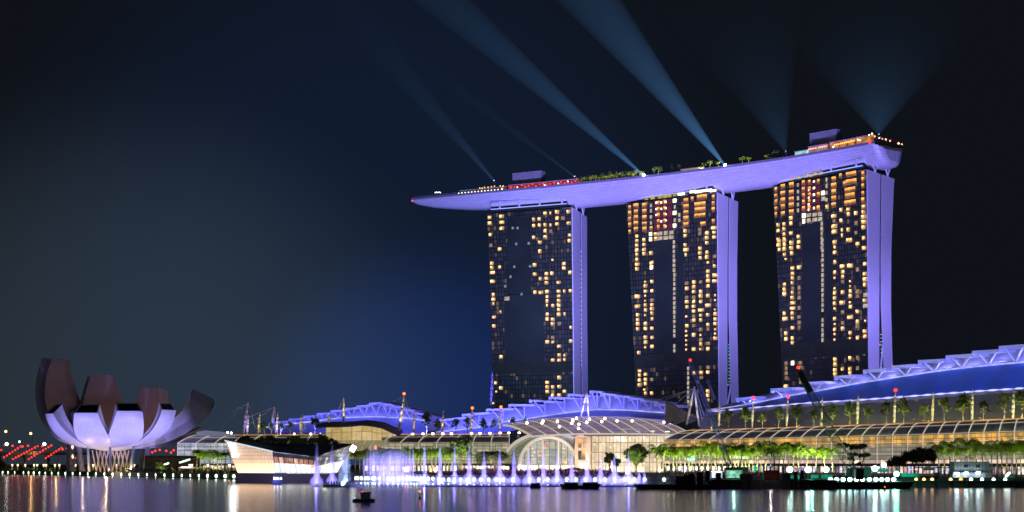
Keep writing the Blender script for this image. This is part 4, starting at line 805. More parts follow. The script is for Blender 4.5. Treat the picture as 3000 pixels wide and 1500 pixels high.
# ================================================================== ANGULAR PAVILION
root = thing('island_pavilion', 'angular glass pavilion like a ship on its own dark platform in the bay', 'pavilion', G(860, 3.4, 545))
mb = MB(); b_ = [G(690,3.4,541), G(808,3.4,528), G(990,3.4,540), G(1040,3.4,548), G(1035,3.4,578), G(700,3.4,575)]
mb.poly([p for p in b_]); 
for i in range(6): p, q = b_[i], b_[(i+1)%6]; mb.quad(p-Vector((0,0,4.4)), q-Vector((0,0,4.4)), q, p)
part('platform', mb, mat('platform_dark', (.035,.034,.035), .8), root)
BL, BM, B2, BR = P(697,1385,541), P(806,1387,529), P(925,1387,533), P(986,1386,541)
TL_, TM, T2_, TR_ = P(659,1293,539), P(798,1325,524), P(925,1340,528), P(1038,1303,545)
PAVL = bpy.data.materials.new('pavilion_glass'); PAVL.use_nodes = True
def pav_mat():
    m = PAVL; t = m.node_tree; b = t.nodes['Principled BSDF']; uv = nd(t, 'ShaderNodeTexCoord'); sp = nd(t, 'ShaderNodeSeparateXYZ'); t.links.new(uv.outputs['UV'], sp.inputs[0])
    br = nd(t, 'ShaderNodeTexBrick'); br.offset = 0; br.inputs['Scale'].default_value = 1; br.inputs['Brick Width'].default_value = 1.25; br.inputs['Row Height'].default_value = 1.15; br.inputs['Mortar Size'].default_value = .05
    br.inputs['Color1'].default_value = (.98,.62,.36,1); br.inputs['Color2'].default_value = (.78,.55,.36,1); br.inputs['Mortar'].default_value = (.28,.2,.14,1); t.links.new(uv.outputs['UV'], br.inputs['Vector'])
    r = ramp(t, [(0,(3.2,3.0,2.7)),(.22,(2.2,2.0,1.75)),(.42,(1.0,.98,.95)),(1,(.62,.62,.62))]); dv = nd(t, 'ShaderNodeMath', operation='DIVIDE'); dv.inputs[1].default_value = 10.5; t.links.new(sp.outputs[1], dv.inputs[0]); t.links.new(dv.outputs[0], r.inputs[0])
    mx = nd(t, 'ShaderNodeMixRGB', blend_type='MULTIPLY'); mx.inputs[0].default_value = 1; t.links.new(br.outputs['Color'], mx.inputs[1]); t.links.new(r.outputs[0], mx.inputs[2])
    t.links.new(mx.outputs[0], b.inputs['Emission Color']); b.inputs['Emission Strength'].default_value = 1.0; b.inputs['Base Color'].default_value = (.1,.1,.1,1); m.cycles.emission_sampling = 'FRONT_BACK'; return m
pav_mat()
def facet(a, b, c, d, m_, nm, nu=8, nv=8, w=None):   # a,b bottom; c top right, d top left
    mb = MB(); W_ = (b-a).length; Hh = 10.5
    mb.grid(lambda u, v: lerp(lerp(a, b, u), lerp(d, c, u), v), nu, nv, uvs=(W_, 1)); 
    uvn = []
    for f, u in zip(mb.f, mb.uv): uvn.append(tuple((u[k][0], mb.v[f[k]].z-3.4) for k in range(len(f))))
    mb.uv = uvn; return part(nm, mb, m_, root)
facet(BL, BM, TM, TL_, PAVL, 'left_glass_facet')
LOWG = lit_glazing('pavilion_lower_glass', [(0,(.9,1.0,1.0)),(.4,(1.4,1.5,1.5)),(.7,(2,2,2)),(.85,(1.3,.6,.25)),(1,(2.4,2.3,2.1))], bay=1.7, floor=9, line=.14, seed=11, strength=.75, linecol=(.35,.5,.5))
UPG = lit_glazing('pavilion_upper_glass', [(0,(.18,.08,.05)),(.35,(.6,.25,.12)),(.6,(1.0,.55,.35)),(.85,(1.5,1.0,.8)),(1,(2.2,1.9,1.7))], bay=1.6, floor=9, line=.35, seed=14, strength=.8, linecol=(.08,.05,.05))
DIA = lit_glazing('pavilion_right_glass', [(0,(.08,.09,.12)),(.35,(.22,.24,.28)),(.6,(.4,.3,.25)),(.8,(.9,.9,.95)),(1,(1.8,1.6,1.5))], bay=1.3, floor=1.3, line=.2, seed=17, strength=.8, linecol=(.04,.04,.05))
def on(a, b, t): return lerp(a, b, t)
M0, M1 = on(BM, TM, .50), on(B2, T2_, .52); M2, M3 = on(BM, TM, .80), on(B2, T2_, .80)
facet(BM, B2, M1, M0, LOWG, 'lower_glass'); facet(M0, M1, M3, M2, UPG, 'upper_windows'); facet(M2, M3, T2_, TM, mat('pavilion_fascia', (.03,.03,.035), .5), 'fascia')
facet(B2, BR, on(BR,TR_,.45), on(B2,T2_,.45), LOWG, 'lower_glass'); facet(on(B2,T2_,.45), on(BR,TR_,.45), TR_, T2_, DIA, 'right_glass_facet')
BLb, BRb, TLb, TRb = BL+Vector((2,32,0)), BR+Vector((0,30,0)), TL_+Vector((6,34,-1)), TR_+Vector((-4,30,0))
facet(BLb, BL, TL_, TLb, PAVL, 'side_glass'); facet(BR, BRb, TRb, TR_, DIA, 'side_glass')
mb = MB(); up = Vector((0,0,.25)); mbk = P(820,1311,556)
for a, b, c_, d2 in ((TL_, TM, P(815,1311,556), P(722,1297,560)), (TM, T2_, P(925,1307,556), P(815,1311,556)), (T2_, TR_, P(1000,1301,560), P(925,1307,556))): mb.quad(a+up, b+up, c_+up, d2+up)
mb.quad(P(722,1297,560)+up, P(815,1311,556)+up, TRb, TLb); part('louvre_roof', mb, mat('pavilion_roof', (.030,.026,.03), .5), root)
mb = MB()
for i in range(14):
    t = .25+.75*i/13; a = lerp(TL_, TM, t); c_ = lerp(P(722,1297,560), P(815,1311,556), t); mb.tube(a+up*2, lerp(a, c_, .9)+up*2, .14, n=4)
part('roof_slats', mb, mat('roof_slat', (.30,.22,.18), .6), root)
mb = MB(); mb.path([TL_+up, TM+up], .22, 6); part('roof_edge_tube', mb, glow('roof_edge_cool', (.75,.9,1), .9, False), root)
# bright emblem: overlapping letters on the left facet
def text_mesh(txt, size, ext=.12, shear=0):
    cu = bpy.data.curves.new('t', 'FONT'); cu.body = txt; cu.size = size; cu.extrude = ext; cu.align_x = 'CENTER'; cu.align_y = 'CENTER'; cu.offset = size*.07; cu.shear = shear
    o = bpy.data.objects.new('t', cu); link(o); bpy.context.view_layer.update(); dg = bpy.context.evaluated_depsgraph_get(); me = bpy.data.meshes.new_from_object(o.evaluated_get(dg)); bpy.data.objects.remove(o); return me
EMB = glow('emblem_white', (1,1,1), 14, True)
px_, n_f = Vector(), (BM-BL).cross(TL_-BL).normalized(); n_f = n_f if n_f.y < 0 else -n_f
emb = None
for txt, x, y, s_ in (('V', 681, 1312, 3.7), ('L', 688, 1326, 3.7)):
    me = text_mesh(txt, s_); me.materials.append(EMB); o = bpy.data.objects.new('emblem_letter', me); link(o); o.parent = root; o.location = P(x, y, 536.5)-Vector(root.location); o.rotation_euler = (R(90), 0, R(-6))
mb = MB(); mb.tube(P(1030,1322,541), P(1039,1306,541), .85, n=8); part('corner_light', mb, glow('corner_light_white', (.9,.95,1), 5, True), root)
for x in (720, 760, 800, 850, 900, 950): pointl(G(x, 4.3, 526), (1,.8,.6), 60)
# ================================================================== PALMS AND TREES
def palm_meshes(seed, h, cr, nf=15):
    rnd = random.Random(seed); t = MB(); lean = Vector((rnd.uniform(-.5,.5), rnd.uniform(-.5,.5), 0)); tp = Vector((0,0,h))+lean
    q = [Vector((0,0,0)), Vector((0,0,h*.35))+lean*.2, Vector((0,0,h*.7))+lean*.6, tp]
    for i in range(3): t.tube(q[i], q[i+1], .24-.04*i, .20-.04*i, 7)
    t.tube(tp, tp+Vector((0,0,.9)), .17, .07, 6)
    c_ = MB()
    for k in range(nf):
        az = 2*math.pi*k/nf+rnd.uniform(-.2,.2); el = rnd.uniform(-.1, 1.15); L = cr*rnd.uniform(.85,1.15); d = Vector((math.cos(az), math.sin(az), 0)); sd = Vector((-d.y, d.x, 0)); p = tp+Vector((0,0,.7)); pts = []
        n = 9
        for i in range(n+1):
            s_ = i/n; ang = el-2.5*s_**1.5-.1; pts.append(p.copy()); p = p+(d*math.cos(ang)+Vector((0,0,math.sin(ang))))*(L/n)
        for i in range(n):
            a, b = pts[i], pts[i+1]; s_ = (i+.5)/n; w = cr*.26*math.sin(math.pi*min(1, s_*.9+.12))**.7; c_.tube(a, b, .035, n=3, cap=False)
            for sg in (-1, 1):
                for f_ in (0, .5):
                    r = lerp(a, b, f_); tip = r+sd*sg*w+(b-a)*.9+Vector((0,0,-w*rnd.uniform(.7,1.5))); c_.poly([r, lerp(r, b, .45), tip]) 
    return t.mesh('trunk', TRUNKP, smooth=True), c_.mesh('crown', FROND)
PALMS = [palm_meshes(i, 7.0+.4*(i%3), 3.6+.18*i, 13) for i in range(5)]
def plant(meshes, name, label, cat, loc, rz=0, sc=1, group=None, parts=('trunk','crown')):
    root = bpy.data.objects.new(name, None); link(root); root.location = loc; root.rotation_euler = (0,0,rz); root.scale = (sc,)*3; tag(root, label, cat, group)
    for nm, me in zip(parts, meshes): o = bpy.data.objects.new(nm, me); link(o); o.parent = root
    return root
def tree_meshes(seed, h, lobes, nleaf, leaf=.42, tr=.35, fork=.35, mat_=LEAF, cols=None):
    """trunk and limbs reaching each lobe; lobes = [(x,y,z,rx,ry,rz)] filled with leaf-sized faces"""
    rnd = random.Random(seed); t = MB(); f = Vector((0,0,h*fork)); t.tube((0,0,0), f, tr, tr*.7, 8); tot = sum(l[3]*l[4]*l[5] for l in lobes)
    c_ = MB()
    for l in lobes:
        ce = Vector(l[:3]); m_ = lerp(f, ce, .5)+Vector((0,0,-.08*h)); t.tube(f, m_, tr*.45, tr*.3, 6); t.tube(m_, ce, tr*.3, tr*.08, 6)
        for _ in range(3):
            e = ce+Vector((rnd.uniform(-1,1)*l[3]*.7, rnd.uniform(-1,1)*l[4]*.7, rnd.uniform(-.4,.7)*l[5])); t.tube(lerp(m_, ce, .6), e, tr*.14, tr*.04, 4)
        n = int(nleaf*(l[3]*l[4]*l[5])/tot); clumps = []
        for _ in range(max(6, n//28)):
            v = Vector((rnd.gauss(0,1), rnd.gauss(0,1), rnd.gauss(0,1))).normalized()*rnd.uniform(.55,1)**.6; clumps.append(ce+Vector((v.x*l[3], v.y*l[4], v.z*l[5])))
        cr_ = (l[3]+l[4]+l[5])/3*.20
        for _ in range(n):
            q = rnd.choice(clumps)+Vector((rnd.gauss(0,1), rnd.gauss(0,1), rnd.gauss(0,.8)))*cr_; a = Vector((rnd.gauss(0,1), rnd.gauss(0,1), rnd.gauss(0,1))).normalized(); b = a.orthogonal().normalized(); s_ = leaf*rnd.uniform(.6,1.3)
            c_.quad(q-a*s_, q-b*s_*.5, q+a*s_, q+b*s_*.5)
    return t.mesh('trunk', BARK, smooth=True), c_.mesh('crown', mat_)
def pz(x, D): return G(x, GZ, D)
cnt = 0
def palm_row(xs, D0, D1, grp, lab, sc=(.95,1.12), lit=.35, seed=1, every=3):
    rnd = random.Random(seed); n = len(xs)
    for i, x in enumerate(xs):
        D = lerp(D0, D1, (x-xs[0])/max(1, xs[-1]-xs[0]))+rnd.uniform(-5, 5); s_ = rnd.uniform(*sc)
        plant(PALMS[rnd.randrange(5)], 'palm_tree', lab.format(ordw(i+1)), 'palm', pz(x, D), rnd.uniform(0,6.28), s_, grp)
        if i % every == 0 and lit: spot(pz(x+6, D-7)+Vector((0,0,.4)), pz(x+6, D)+Vector((0,0,9)), (.80,1,.32), lit*10500, 95, .7)
palm_row([575,588,601,612,625,637,648,660], 690, 680, 'palms between the museum and the pavilion', 'royal palm left of the pavilion, {} from the left in its clump', lit=.5, seed=3)
palm_row([1040,1055,1068,1084,1098,1112,1127,1142,1158,1172,1186], 640, 630, 'palms behind the fountain mist', 'palm dimly seen behind the fountain mist, {} from the left', lit=.12, seed=4)
palm_row([1205,1214,1223,1233,1243,1256,1266,1277,1294,1304,1315,1325,1345], 622, 610, 'palms right of the fountain mist', 'bright green palm right of the fountain mist, {} from the left', lit=.6, seed=5)
palm_row([1925,1938,1950,1962,1973,1984,1995,2006,2017,2028,2039,2050,2061,2073,2084,2096,2107,2118,2130,2141,2152,2163,2174,2185,2196,2207,2218,2229], 600, 575, 'palms of the long lit row before the right mall', 'bright yellow-green palm of the long row before the right mall, {} from the left', lit=.75, seed=6, sc=(1.0,1.3))
palm_row([2243,2256,2269,2282,2296,2310,2324], 570, 565, 'dark palms of the right row', 'dark unlit palm between the bright row and the crane, {} from the left', lit=0, seed=7, sc=(1.1,1.3))
palm_row([2340,2362,2390,2416,2440], 562, 556, 'sparse lit palms left of the crane', 'single bright palm left of the crane boom, {} from the left', lit=1.1, seed=8, every=1, sc=(1.0,1.15))
palm_row([2752,2768,2785,2800,2816,2832,2848,2862,2878,2892,2906,2920,2936,2950,2964,2978,2992,3008,3022], 520, 500, 'palms above the white site office', 'mid green palm above the site office, {} from the left of its row', lit=.30, seed=9, sc=(1.05,1.28))
def lobes_round(seed, n, W_, H0, H1, D_=None, r=(1.6,2.4), flat=.75):
    rnd = random.Random(seed); out_ = []
    for i in range(n):
        a = 2*math.pi*i/n+rnd.uniform(-.3,.3); q = rnd.uniform(.35,1); z = rnd.uniform(H0, H1); rr = rnd.uniform(*r); k = 1-.55*((z-H0)/max(.1,H1-H0))**2
        out_.append((math.cos(a)*W_*q*k, math.sin(a)*W_*q*k, z, rr, rr, rr*flat))
    return out_
BIG = [('a', tree_meshes(21, 14, lobes_round(1, 11, 3.6, 6.6, 11.8), 5200, mat_=LEAF)), ('b', tree_meshes(22, 10, lobes_round(2, 10, 4.2, 6.0, 7.6, r=(1.4,2.0), flat=.6), 4800, mat_=LEAFD)),
       ('c', tree_meshes(23, 13, lobes_round(3, 13, 4.9, 6.4, 11.2, r=(1.4,2.2)), 6200, mat_=LEAF, fork=.3)), ('d', tree_meshes(24, 9, lobes_round(4, 7, 2.2, 6, 9, r=(1.0,1.6)), 2200, mat_=LEAFD)),
       ('e', tree_meshes(25, 12, [(-8,0,5.2,2.4,2.5,1.0),(-5,1,6.2,2.8,3,1.4),(-1.5,0,7.6,3.0,3,1.7),(2,0,8.8,3,3,1.7),(5.2,0,8.6,2.6,3,1.9),(6.8,0,7,1.9,2.5,1.5),(1,0,6.6,3,3,1.4)], 8200, mat_=LEAFD, tr=.4)),
       ('f', tree_meshes(26, 10, [(-3.4,0,9.9,2.2,1.6,.45),(-1,0,9.6,1.6,1.6,.4),(1.8,0,9.4,2.6,2,.55),(.3,0,8.7,1.2,1.2,.5),(-.9,0,5.4,1.3,1.2,.7)], 1700, leaf=.3, mat_=LEAFD, tr=.22, fork=.6)),
       ('g', tree_meshes(27, 9, lobes_round(7, 8, 3.0, 3.5, 7, r=(1.5,2.2)), 3600, mat_=LEAFD))]
BIGD = dict(BIG)
for k, x, D, s_, lab, lit in (('a',1352,610,1.12,'tall round tree in front of the middle mall roof',(.8,1,.4)), ('b',1452,605,1.0,'wide low dark tree left of the arched entrance',(1,.9,.6)), ('d',1408,612,.85,'small thin dark tree between two larger ones left of the arch',None),
    ('c',1864,560,.86,'large leafy tree silhouetted before the bright glass hall',(.8,1,.3)), ('d',1786,575,.80,'small sparse tree left of the large tree at the glass hall',None), ('d',1806,580,.6,'smallest slim tree beside the large tree at the glass hall',None),
    ('e',2678,505,.82,'broad dark wind-swept tree above the green-lit worksite',None), ('f',2500,500,.98,'flat-topped umbrella tree right of the crane boom',None), ('g',472,690,.62,'small dark round tree right of the museum columns',(.8,1,.3)), ('g',-4,860,.9,'dark tree cut by the left edge of the picture',None),
    ('g',930,700,1.2,'rounded dark tree behind the pavilion roof, right of the hedge',(.8,1,.5)), ('f',1512+1010,505,.7,'small bare shrub tree right of the umbrella tree',None)):
    plant(BIGD[k], 'broadleaf_tree', lab, 'tree', pz(x, D), 0 if k in 'ef' else x*.37, s_, 'broadleaf trees on the waterfront')
    if lit: spot(pz(x-8, D-9)+Vector((0,0,.4)), pz(x, D)+Vector((0,0,8*s_)), lit, 9000, 90, .7)
hm = tree_meshes(31, 16, [(x_,0,13.6+1.2*math.sin(x_*.5),3.0,3,2.4) for x_ in range(-20, 22, 4)], 9000, mat_=LEAFD, leaf=.5)
plant(hm, 'hedge_trees', 'long clipped mass of dark trees rising behind the pavilion roof', 'trees', G(845, 2.5, 760), 0, 1.0)
spot(G(820, 6, 735), G(845, 16, 760), (.85,1,.5), 3500, 90, .7)
# terrace trees (small, shared meshes)
SM = [tree_meshes(40+i, 5, lobes_round(10+i, 6, 1.0, 3.2, 5.6, r=(.7,1.0), flat=1.0), 520, leaf=.3, tr=.12, mat_=LEAF) for i in range(3)]
def tz(x, D): return G(x, 21.05, D)
tx_ = [zz('d',*q)[0] for q in ((433,0),(592,0),(752,0),(915,0),(1068,0),(1238,0),(1398,0),(1577,0),(1738,0))]+[zz('e',*q)[0] for q in ((218,0),(345,0),(462,0),(605,0),(740,0),(870,0),(1010,0),(1155,0),(1275,0))]
for i, x in enumerate(tx_):
    D = md(x)+18; plant(SM[i%3], 'terrace_tree', 'small uplit tree on the right mall terrace, %s from the left' % ordw(i+1), 'tree', tz(x, D), i*1.3, 1.25+.25*(i%3), 'uplit trees on the right terrace')
    pointl(tz(x+2, D-2.5)+Vector((0,0,.4)), (.95,1,.35), 1900)
for i, x in enumerate([zz('b',q,0)[0] for q in (805,910,1080,1190,1340,1450,1620,1740)]):
    D = md(x)+18; plant(SM[(i+1)%3], 'terrace_tree', 'dark terrace tree against the central purple roof, %s from the left' % ordw(i+1), 'tree', tz(x, D), i*2.1, 1.45 if i != 0 else 1.9, 'dark trees on the middle terrace')
for i, x in enumerate([zz('a',q,0)[0] for q in (525,565,630,715,808,920,1040)]):
    D = md(x)+18; plant(SM[i%3], 'terrace_tree', 'small tree on the left terrace below the leftmost purple roof, %s from the left' % ordw(i+1), 'tree', tz(x, D), i*2.1, 1.15 if i < 6 else 1.6, 'trees on the left terrace')
    if i < 6: pointl(tz(x+2, D-2)+Vector((0,0,.4)), (1,.9,.45), 500)
# ================================================================== LAMPS ON THE SEAWALL
def lamp_proto(name, m, r, h, label, cat, loc, grp, sz=1.25):
    root = thing(name, label, cat, loc, grp); z0 = Vector(loc); mb = MB(); mb.tube(z0-Vector((0,0,h)), z0-Vector((0,0,r*sz*.9)), .09, n=6); mb.box(z0-Vector((0,0,h)), .5, .5, .15); part('bracket', mb, DARK, root)
    mb = MB(); mb.ball(z0, r, 8, 6, sz=sz); part('lamp_globe', mb, m, root, smooth=True); return root
def lamp_line(xs, ys, m, r, where, dd=0, h=1.0, name='seawall_lamp', D=None, grp=None, sz=1.25):
    proto = None; n = len(xs)
    for i, x in enumerate(xs):
        y = ys if not callable(ys) else ys(x); Dx = (D if D else sw(x)-.8)+dd; loc = P(x, y, Dx); lab = where.format(ordw(i+1))
        if proto is None: proto = lamp_proto(name, m, r, h, lab, 'lamp', loc, grp, sz); o = proto
        else: o = copy_tree(proto); o.location = loc; o['label'] = lab
L1 = [q/4.6 for q in (40,113,205,322,390,458,537,617,703,793,886,985,1085,1190,1298,1410,1522,1637,1752)]+[400+q/4.6 for q in (30,148,265,383,500,617,733,847,960,1075,1193,1310)]
lamp_line(L1, lambda x: 1383.5+x*.0172, LW, .56, 'greenish white globe lamp on the left seawall, {} from the left edge', grp='globe lamps along the left seawall')
L2 = [880+q/4.955 for q in (545,755,800,835,885,945,985,1050,1080,1145,1268,1348,1420,1488,1548,1603,1650,1695,1745,1800,1860,1925)]
lamp_line(L2, lambda x: 1401+(x-990)*.006, LW, .46, 'white globe lamp on the seawall behind the fountain mist, {} counting from the pavilion', grp='globe lamps behind the fountain mist')
L3 = [1280+q/4.294 for q in (22,80,150,222,300,380,467,555,652,747,838,955,1168,1280,1393,1510)]+[1640+q/4.294 for q in (85,203,322,443,566,690,817,940,1067,1312)]
lamp_line(L3, 1405.5, LW, .46, 'white globe lamp on the seawall below the crowd, {} counting from the left', grp='globe lamps below the crowd')
lamp_line([2433,2451,2470,2490,2509,2527,2547,2566,2583,2600,2618], 1404.5, LC, .6, 'large cyan white lamp on the crane pier, {} from the left', D=424, grp='cyan lamps on the crane pier', name='pier_lamp', sz=.85)
lamp_line([2684,2707,2731,2785], 1406, LY, .46, 'yellow lamp on the right quay left of the site office, {} from the left', D=443, grp='yellow quay lamps', name='quay_lamp')
lamp_line([2815], 1406, LO, .5, 'single orange lamp on the right quay between yellow and green lamps', D=443, name='quay_lamp')
lamp_line([2845,2877,2911,2945], 1406, LW, .46, 'green white lamp on the right quay at the frame edge, {} from the left', D=443, grp='green white quay lamps', name='quay_lamp')
lamp_line([2314,2367,2420], 1375.5, LC, .85, 'big blazing white work floodlight on a pole over the barges, {} from the left', D=455, h=8, grp='work floodlights over the barges', name='work_floodlight', sz=1)
lamp_line([2563], 1373, LC, .85, 'white floodlight above the green barriers, lower of two', D=470, h=9, name='work_floodlight', sz=1)
lamp_line([2589], 1362, LC, .75, 'white floodlight above the green barriers, higher of two', D=470, h=9, name='work_floodlight', sz=1)
lamp_line([2626.5], 1388.5, glow('lamp_green', (.15,1,.55), 30), .7, 'intense green floodlight at the end of the crane pier', D=430, h=5, name='work_floodlight', sz=1)
for x in (2314, 2367, 2420, 2563): pointl(P(x, 1377, 452), (.5,1,.85), 700)
pointl(P(2626, 1390, 426), (.1,1,.5), 900)
# lit bollard columns behind the left seawall
BC = glow('bollard_lit', (1,.80,.48), 2.2, True)
for i, x in enumerate([36,52,74,100,109,128,135,161,174,221,273,340,385,393,504,556,562,609,672]):
    D = sw(x)+22; root = thing('promenade_light', 'tapered warm light column on the museum promenade, %s from the left' % ordw(i+1), 'lamp', G(x, GZ, D), 'warm light columns on the museum promenade')
    mb = MB(); t_ = P(x, 1360, D); b_2 = G(x, GZ, D); mb.tube(lerp(b_2, t_, .65), t_, .35, .6, 8); part('lit_head', mb, BC, root); mb = MB(); mb.tube(b_2, lerp(b_2, t_, .65), .15, .35, 8); part('stem', mb, glow('bollard_stem', (1,.75,.4), .35, False), root)
# hedge and shrubs along the left promenade
mb = MB(); rnd = random.Random(5)
for x in np.arange(-60, 690, 2.2):
    if rnd.random() < .15: continue
    D = sw(x)+rnd.uniform(8, 40); hgt = rnd.uniform(.8, 2.4)*(1.4 if rnd.random() < .15 else 1); c0 = G(x, GZ, D)
    for _ in range(26):
        q = c0+Vector((rnd.gauss(0,1.1), rnd.gauss(0,1.1), rnd.uniform(0, hgt))); a = Vector((rnd.gauss(0,1), rnd.gauss(0,1), rnd.gauss(0,1))).normalized()*.4; b = a.orthogonal().normalized()*.25; mb.quad(q-a, q-b, q+a, q+b)
one('promenade_shrubs', mb, LEAF, None, None, (0,0,0), kind='stuff')
for x in (30, 90, 150, 260, 350, 520, 600, 660): pointl(G(x, 4.2, sw(x)+14), (.95,1,.4), 420)
# ================================================================== LEFT BACKGROUND: ROAD BRIDGE, STREET LAMPS, RED LANTERN LINES
root = thing('road_bridge', 'low dark road bridge crossing the far left background', 'bridge', G(100, 3, 1180))
mb = MB(); a, b = P(-300, 1322, 1240), P(330, 1334, 1120); a.z = b.z = 13.5
for t0 in range(1): mb.box((a+b)/2, (b-a).length, 14, 1.6, (b-a).normalized(), Vector((-(b-a).y, (b-a).x, 0)).normalized())
part('deck', mb, mat('bridge_concrete', (.24,.17,.13), .8), root)
for i in range(9): mb = MB(); p = lerp(a, b, (i+.5)/9); mb.tube(Vector((p.x,p.y,0)), p-Vector((0,0,.8)), 1.1, n=8); part('pier', mb, CONC, root)
mb = MB(); mb.path([a+Vector((0,-7,1.3)), b+Vector((0,-7,1.3))], .25, 4); part('railing', mb, mat('railing_rust', (.35,.2,.12), .7), root)
for x in (20, 90, 165, 240, 300): pointl(P(x, 1318, 1150), (1,.5,.18), 1600)
for i, (x, y, yb, m_, lb) in enumerate(((17,1264,1330,LY,'orange street lamp nearest the left edge'),(90,1270,1310,LY,'orange street lamp with visible pole left of the museum'),(164,1272,1330,LY,'orange street lamp touching the outline of the museum'),(531,1294,1345,LY,'orange street lamp under the right petals of the museum'))):
    D = 1000 if x < 300 else 870; root = thing('street_lamp', lb, 'street lamp', G(x, GZ, D), 'orange street lamps'); mb = MB(); mb.tube(G(x+6, GZ, D), P(x+6, y+3, D), .22, .14, 6); mb.tube(P(x+6, y+3, D), P(x, y, D), .14, .12, 6); part('pole', mb, mat('pole_rust', (.4,.2,.1), .6), root); mb = MB(); mb.ball(P(x, y, D), .8, 8, 5); part('lamp_head', mb, m_, root)
lamp_line([20,130], 1301, glow('flood_white', (.85,.95,1), 9), 1.0, 'white floodlight on the far bridge, {} from the left', D=1010, h=12, name='bridge_floodlight', grp='white floodlights on the far bridge', sz=1)
lamp_line([57], 1294, glow('small_white', (.8,1,1), 3), .7, 'small white lamp between the two bridge floodlights', D=1010, h=12, name='bridge_lamp', sz=1)
# rows of red lanterns rising to the right
STR = [((12,1340),(60,1308)),((38,1345),(110,1307)),((84,1345),(150,1305)),((134,1342),(180,1312)),((4,1318),(14,1303)),((220,1342),(232,1332)),((216,1320),(226,1308))]
for i, ((xa,ya),(xb,yb)) in enumerate(STR):
    n = max(2, int(abs(xb-xa)/7.5)+1); D = 985; root = thing('lantern_string', 'rising string of red lanterns in the far left background, %s from the left' % ordw(i+1), 'string lights', P(xa, ya, D), 'strings of red lanterns'); 
    mb = MB(); mb.tube(P(xa, ya-1.4, D), P(xb, yb-1.4, D+30), .06, n=4); part('wire', mb, DARK, root)
    for j in range(n): t = j/(n-1); mb = MB(); mb.ball(lerp(P(xa, ya, D), P(xb, yb, D+30), t), (.5+.12*((j*7)%3)/2), 7, 5); part('lantern', mb, LRED, root)
for i, (x, y) in enumerate(((37,1306),(66,1308),(82,1306),(124,1307),(446,1325),(455,1321),(468,1318),(487,1321),(501,1326),(507,1303),(509,1319),(522,1322),(534,1327),(183,1316),(196,1314))):
    mb = MB(); mb.ball(P(x, y, 975), .62, 7, 5); mb.tube(P(x, y, 975)-Vector((0,0,.8)), P(x, y, 975)-Vector((0,0,3)), .08, n=5, m=1)
    one('red_lantern', mb, [LRED, DARK], 'single red lantern %s, %s from the left' % (('left of the museum' if x < 300 else 'under the right petals of the museum'), ordw(i+1 if i < 4 else (i-3 if i < 13 else i-8))), 'lantern', P(x, y, 975), 'single red lanterns')
# low kiosks and market lights between museum and pavilion
for i, (x, w_, y, lab, m_) in enumerate(((480,26,1366,'row of white tent lights right of the museum columns',glow('tent_white',(.8,1,.8),2.2)),(541,28,1355,'curved row of pale green lights beyond the shrubs',glow('tent_green',(.6,1,.75),2.2)),(545,26,1369,'kiosk with pink and white lights beyond the shrubs',glow('kiosk_pink',(1,.7,.8),1.8)))):
    mb = MB()
    for j in range(12): mb.ball(P(x-w_/2+w_*j/11, y-(j*.8 if i < 2 else 0), 735), .42, 6, 4)
    mb.box(P(x, y+4, 736), w_*.15, .4, .3, m=1); one('stall_lights', mb, [m_, DARK], lab, 'stall lights', P(x, y, 735))
mb = MB(); mb.box(P(505, 1352, 760), 24, 8, 5.4); mb.box(P(505,1343,758), 27, 11, .5, m=1); one('waterfront_kiosk', mb, [mat('kiosk_wall', (.2,.12,.1), .8), mat('kiosk_roof', (.35,.14,.1), .7)], 'low flat-roofed kiosk with an orange eave beyond the small round tree', 'kiosk', P(505,1360,760))
root = thing('side_building', 'tall narrow violet-grey pylon block under the left petals of the museum', 'building', G(207, GZ, 850)); mb = MB(); mb.box((P(207,1297,850)+G(207,GZ,850))/2, 3.4, 4, P(207,1297,850).z-GZ); part('wall', mb, COLM, root)
for y in (1309, 1338): mb = MB(); mb.ball(P(212, y, 847), .7, 7, 5, sz=1.9); part('wall_light', mb, glow('wall_light_cream', (1,.8,.6), 1.6), root)
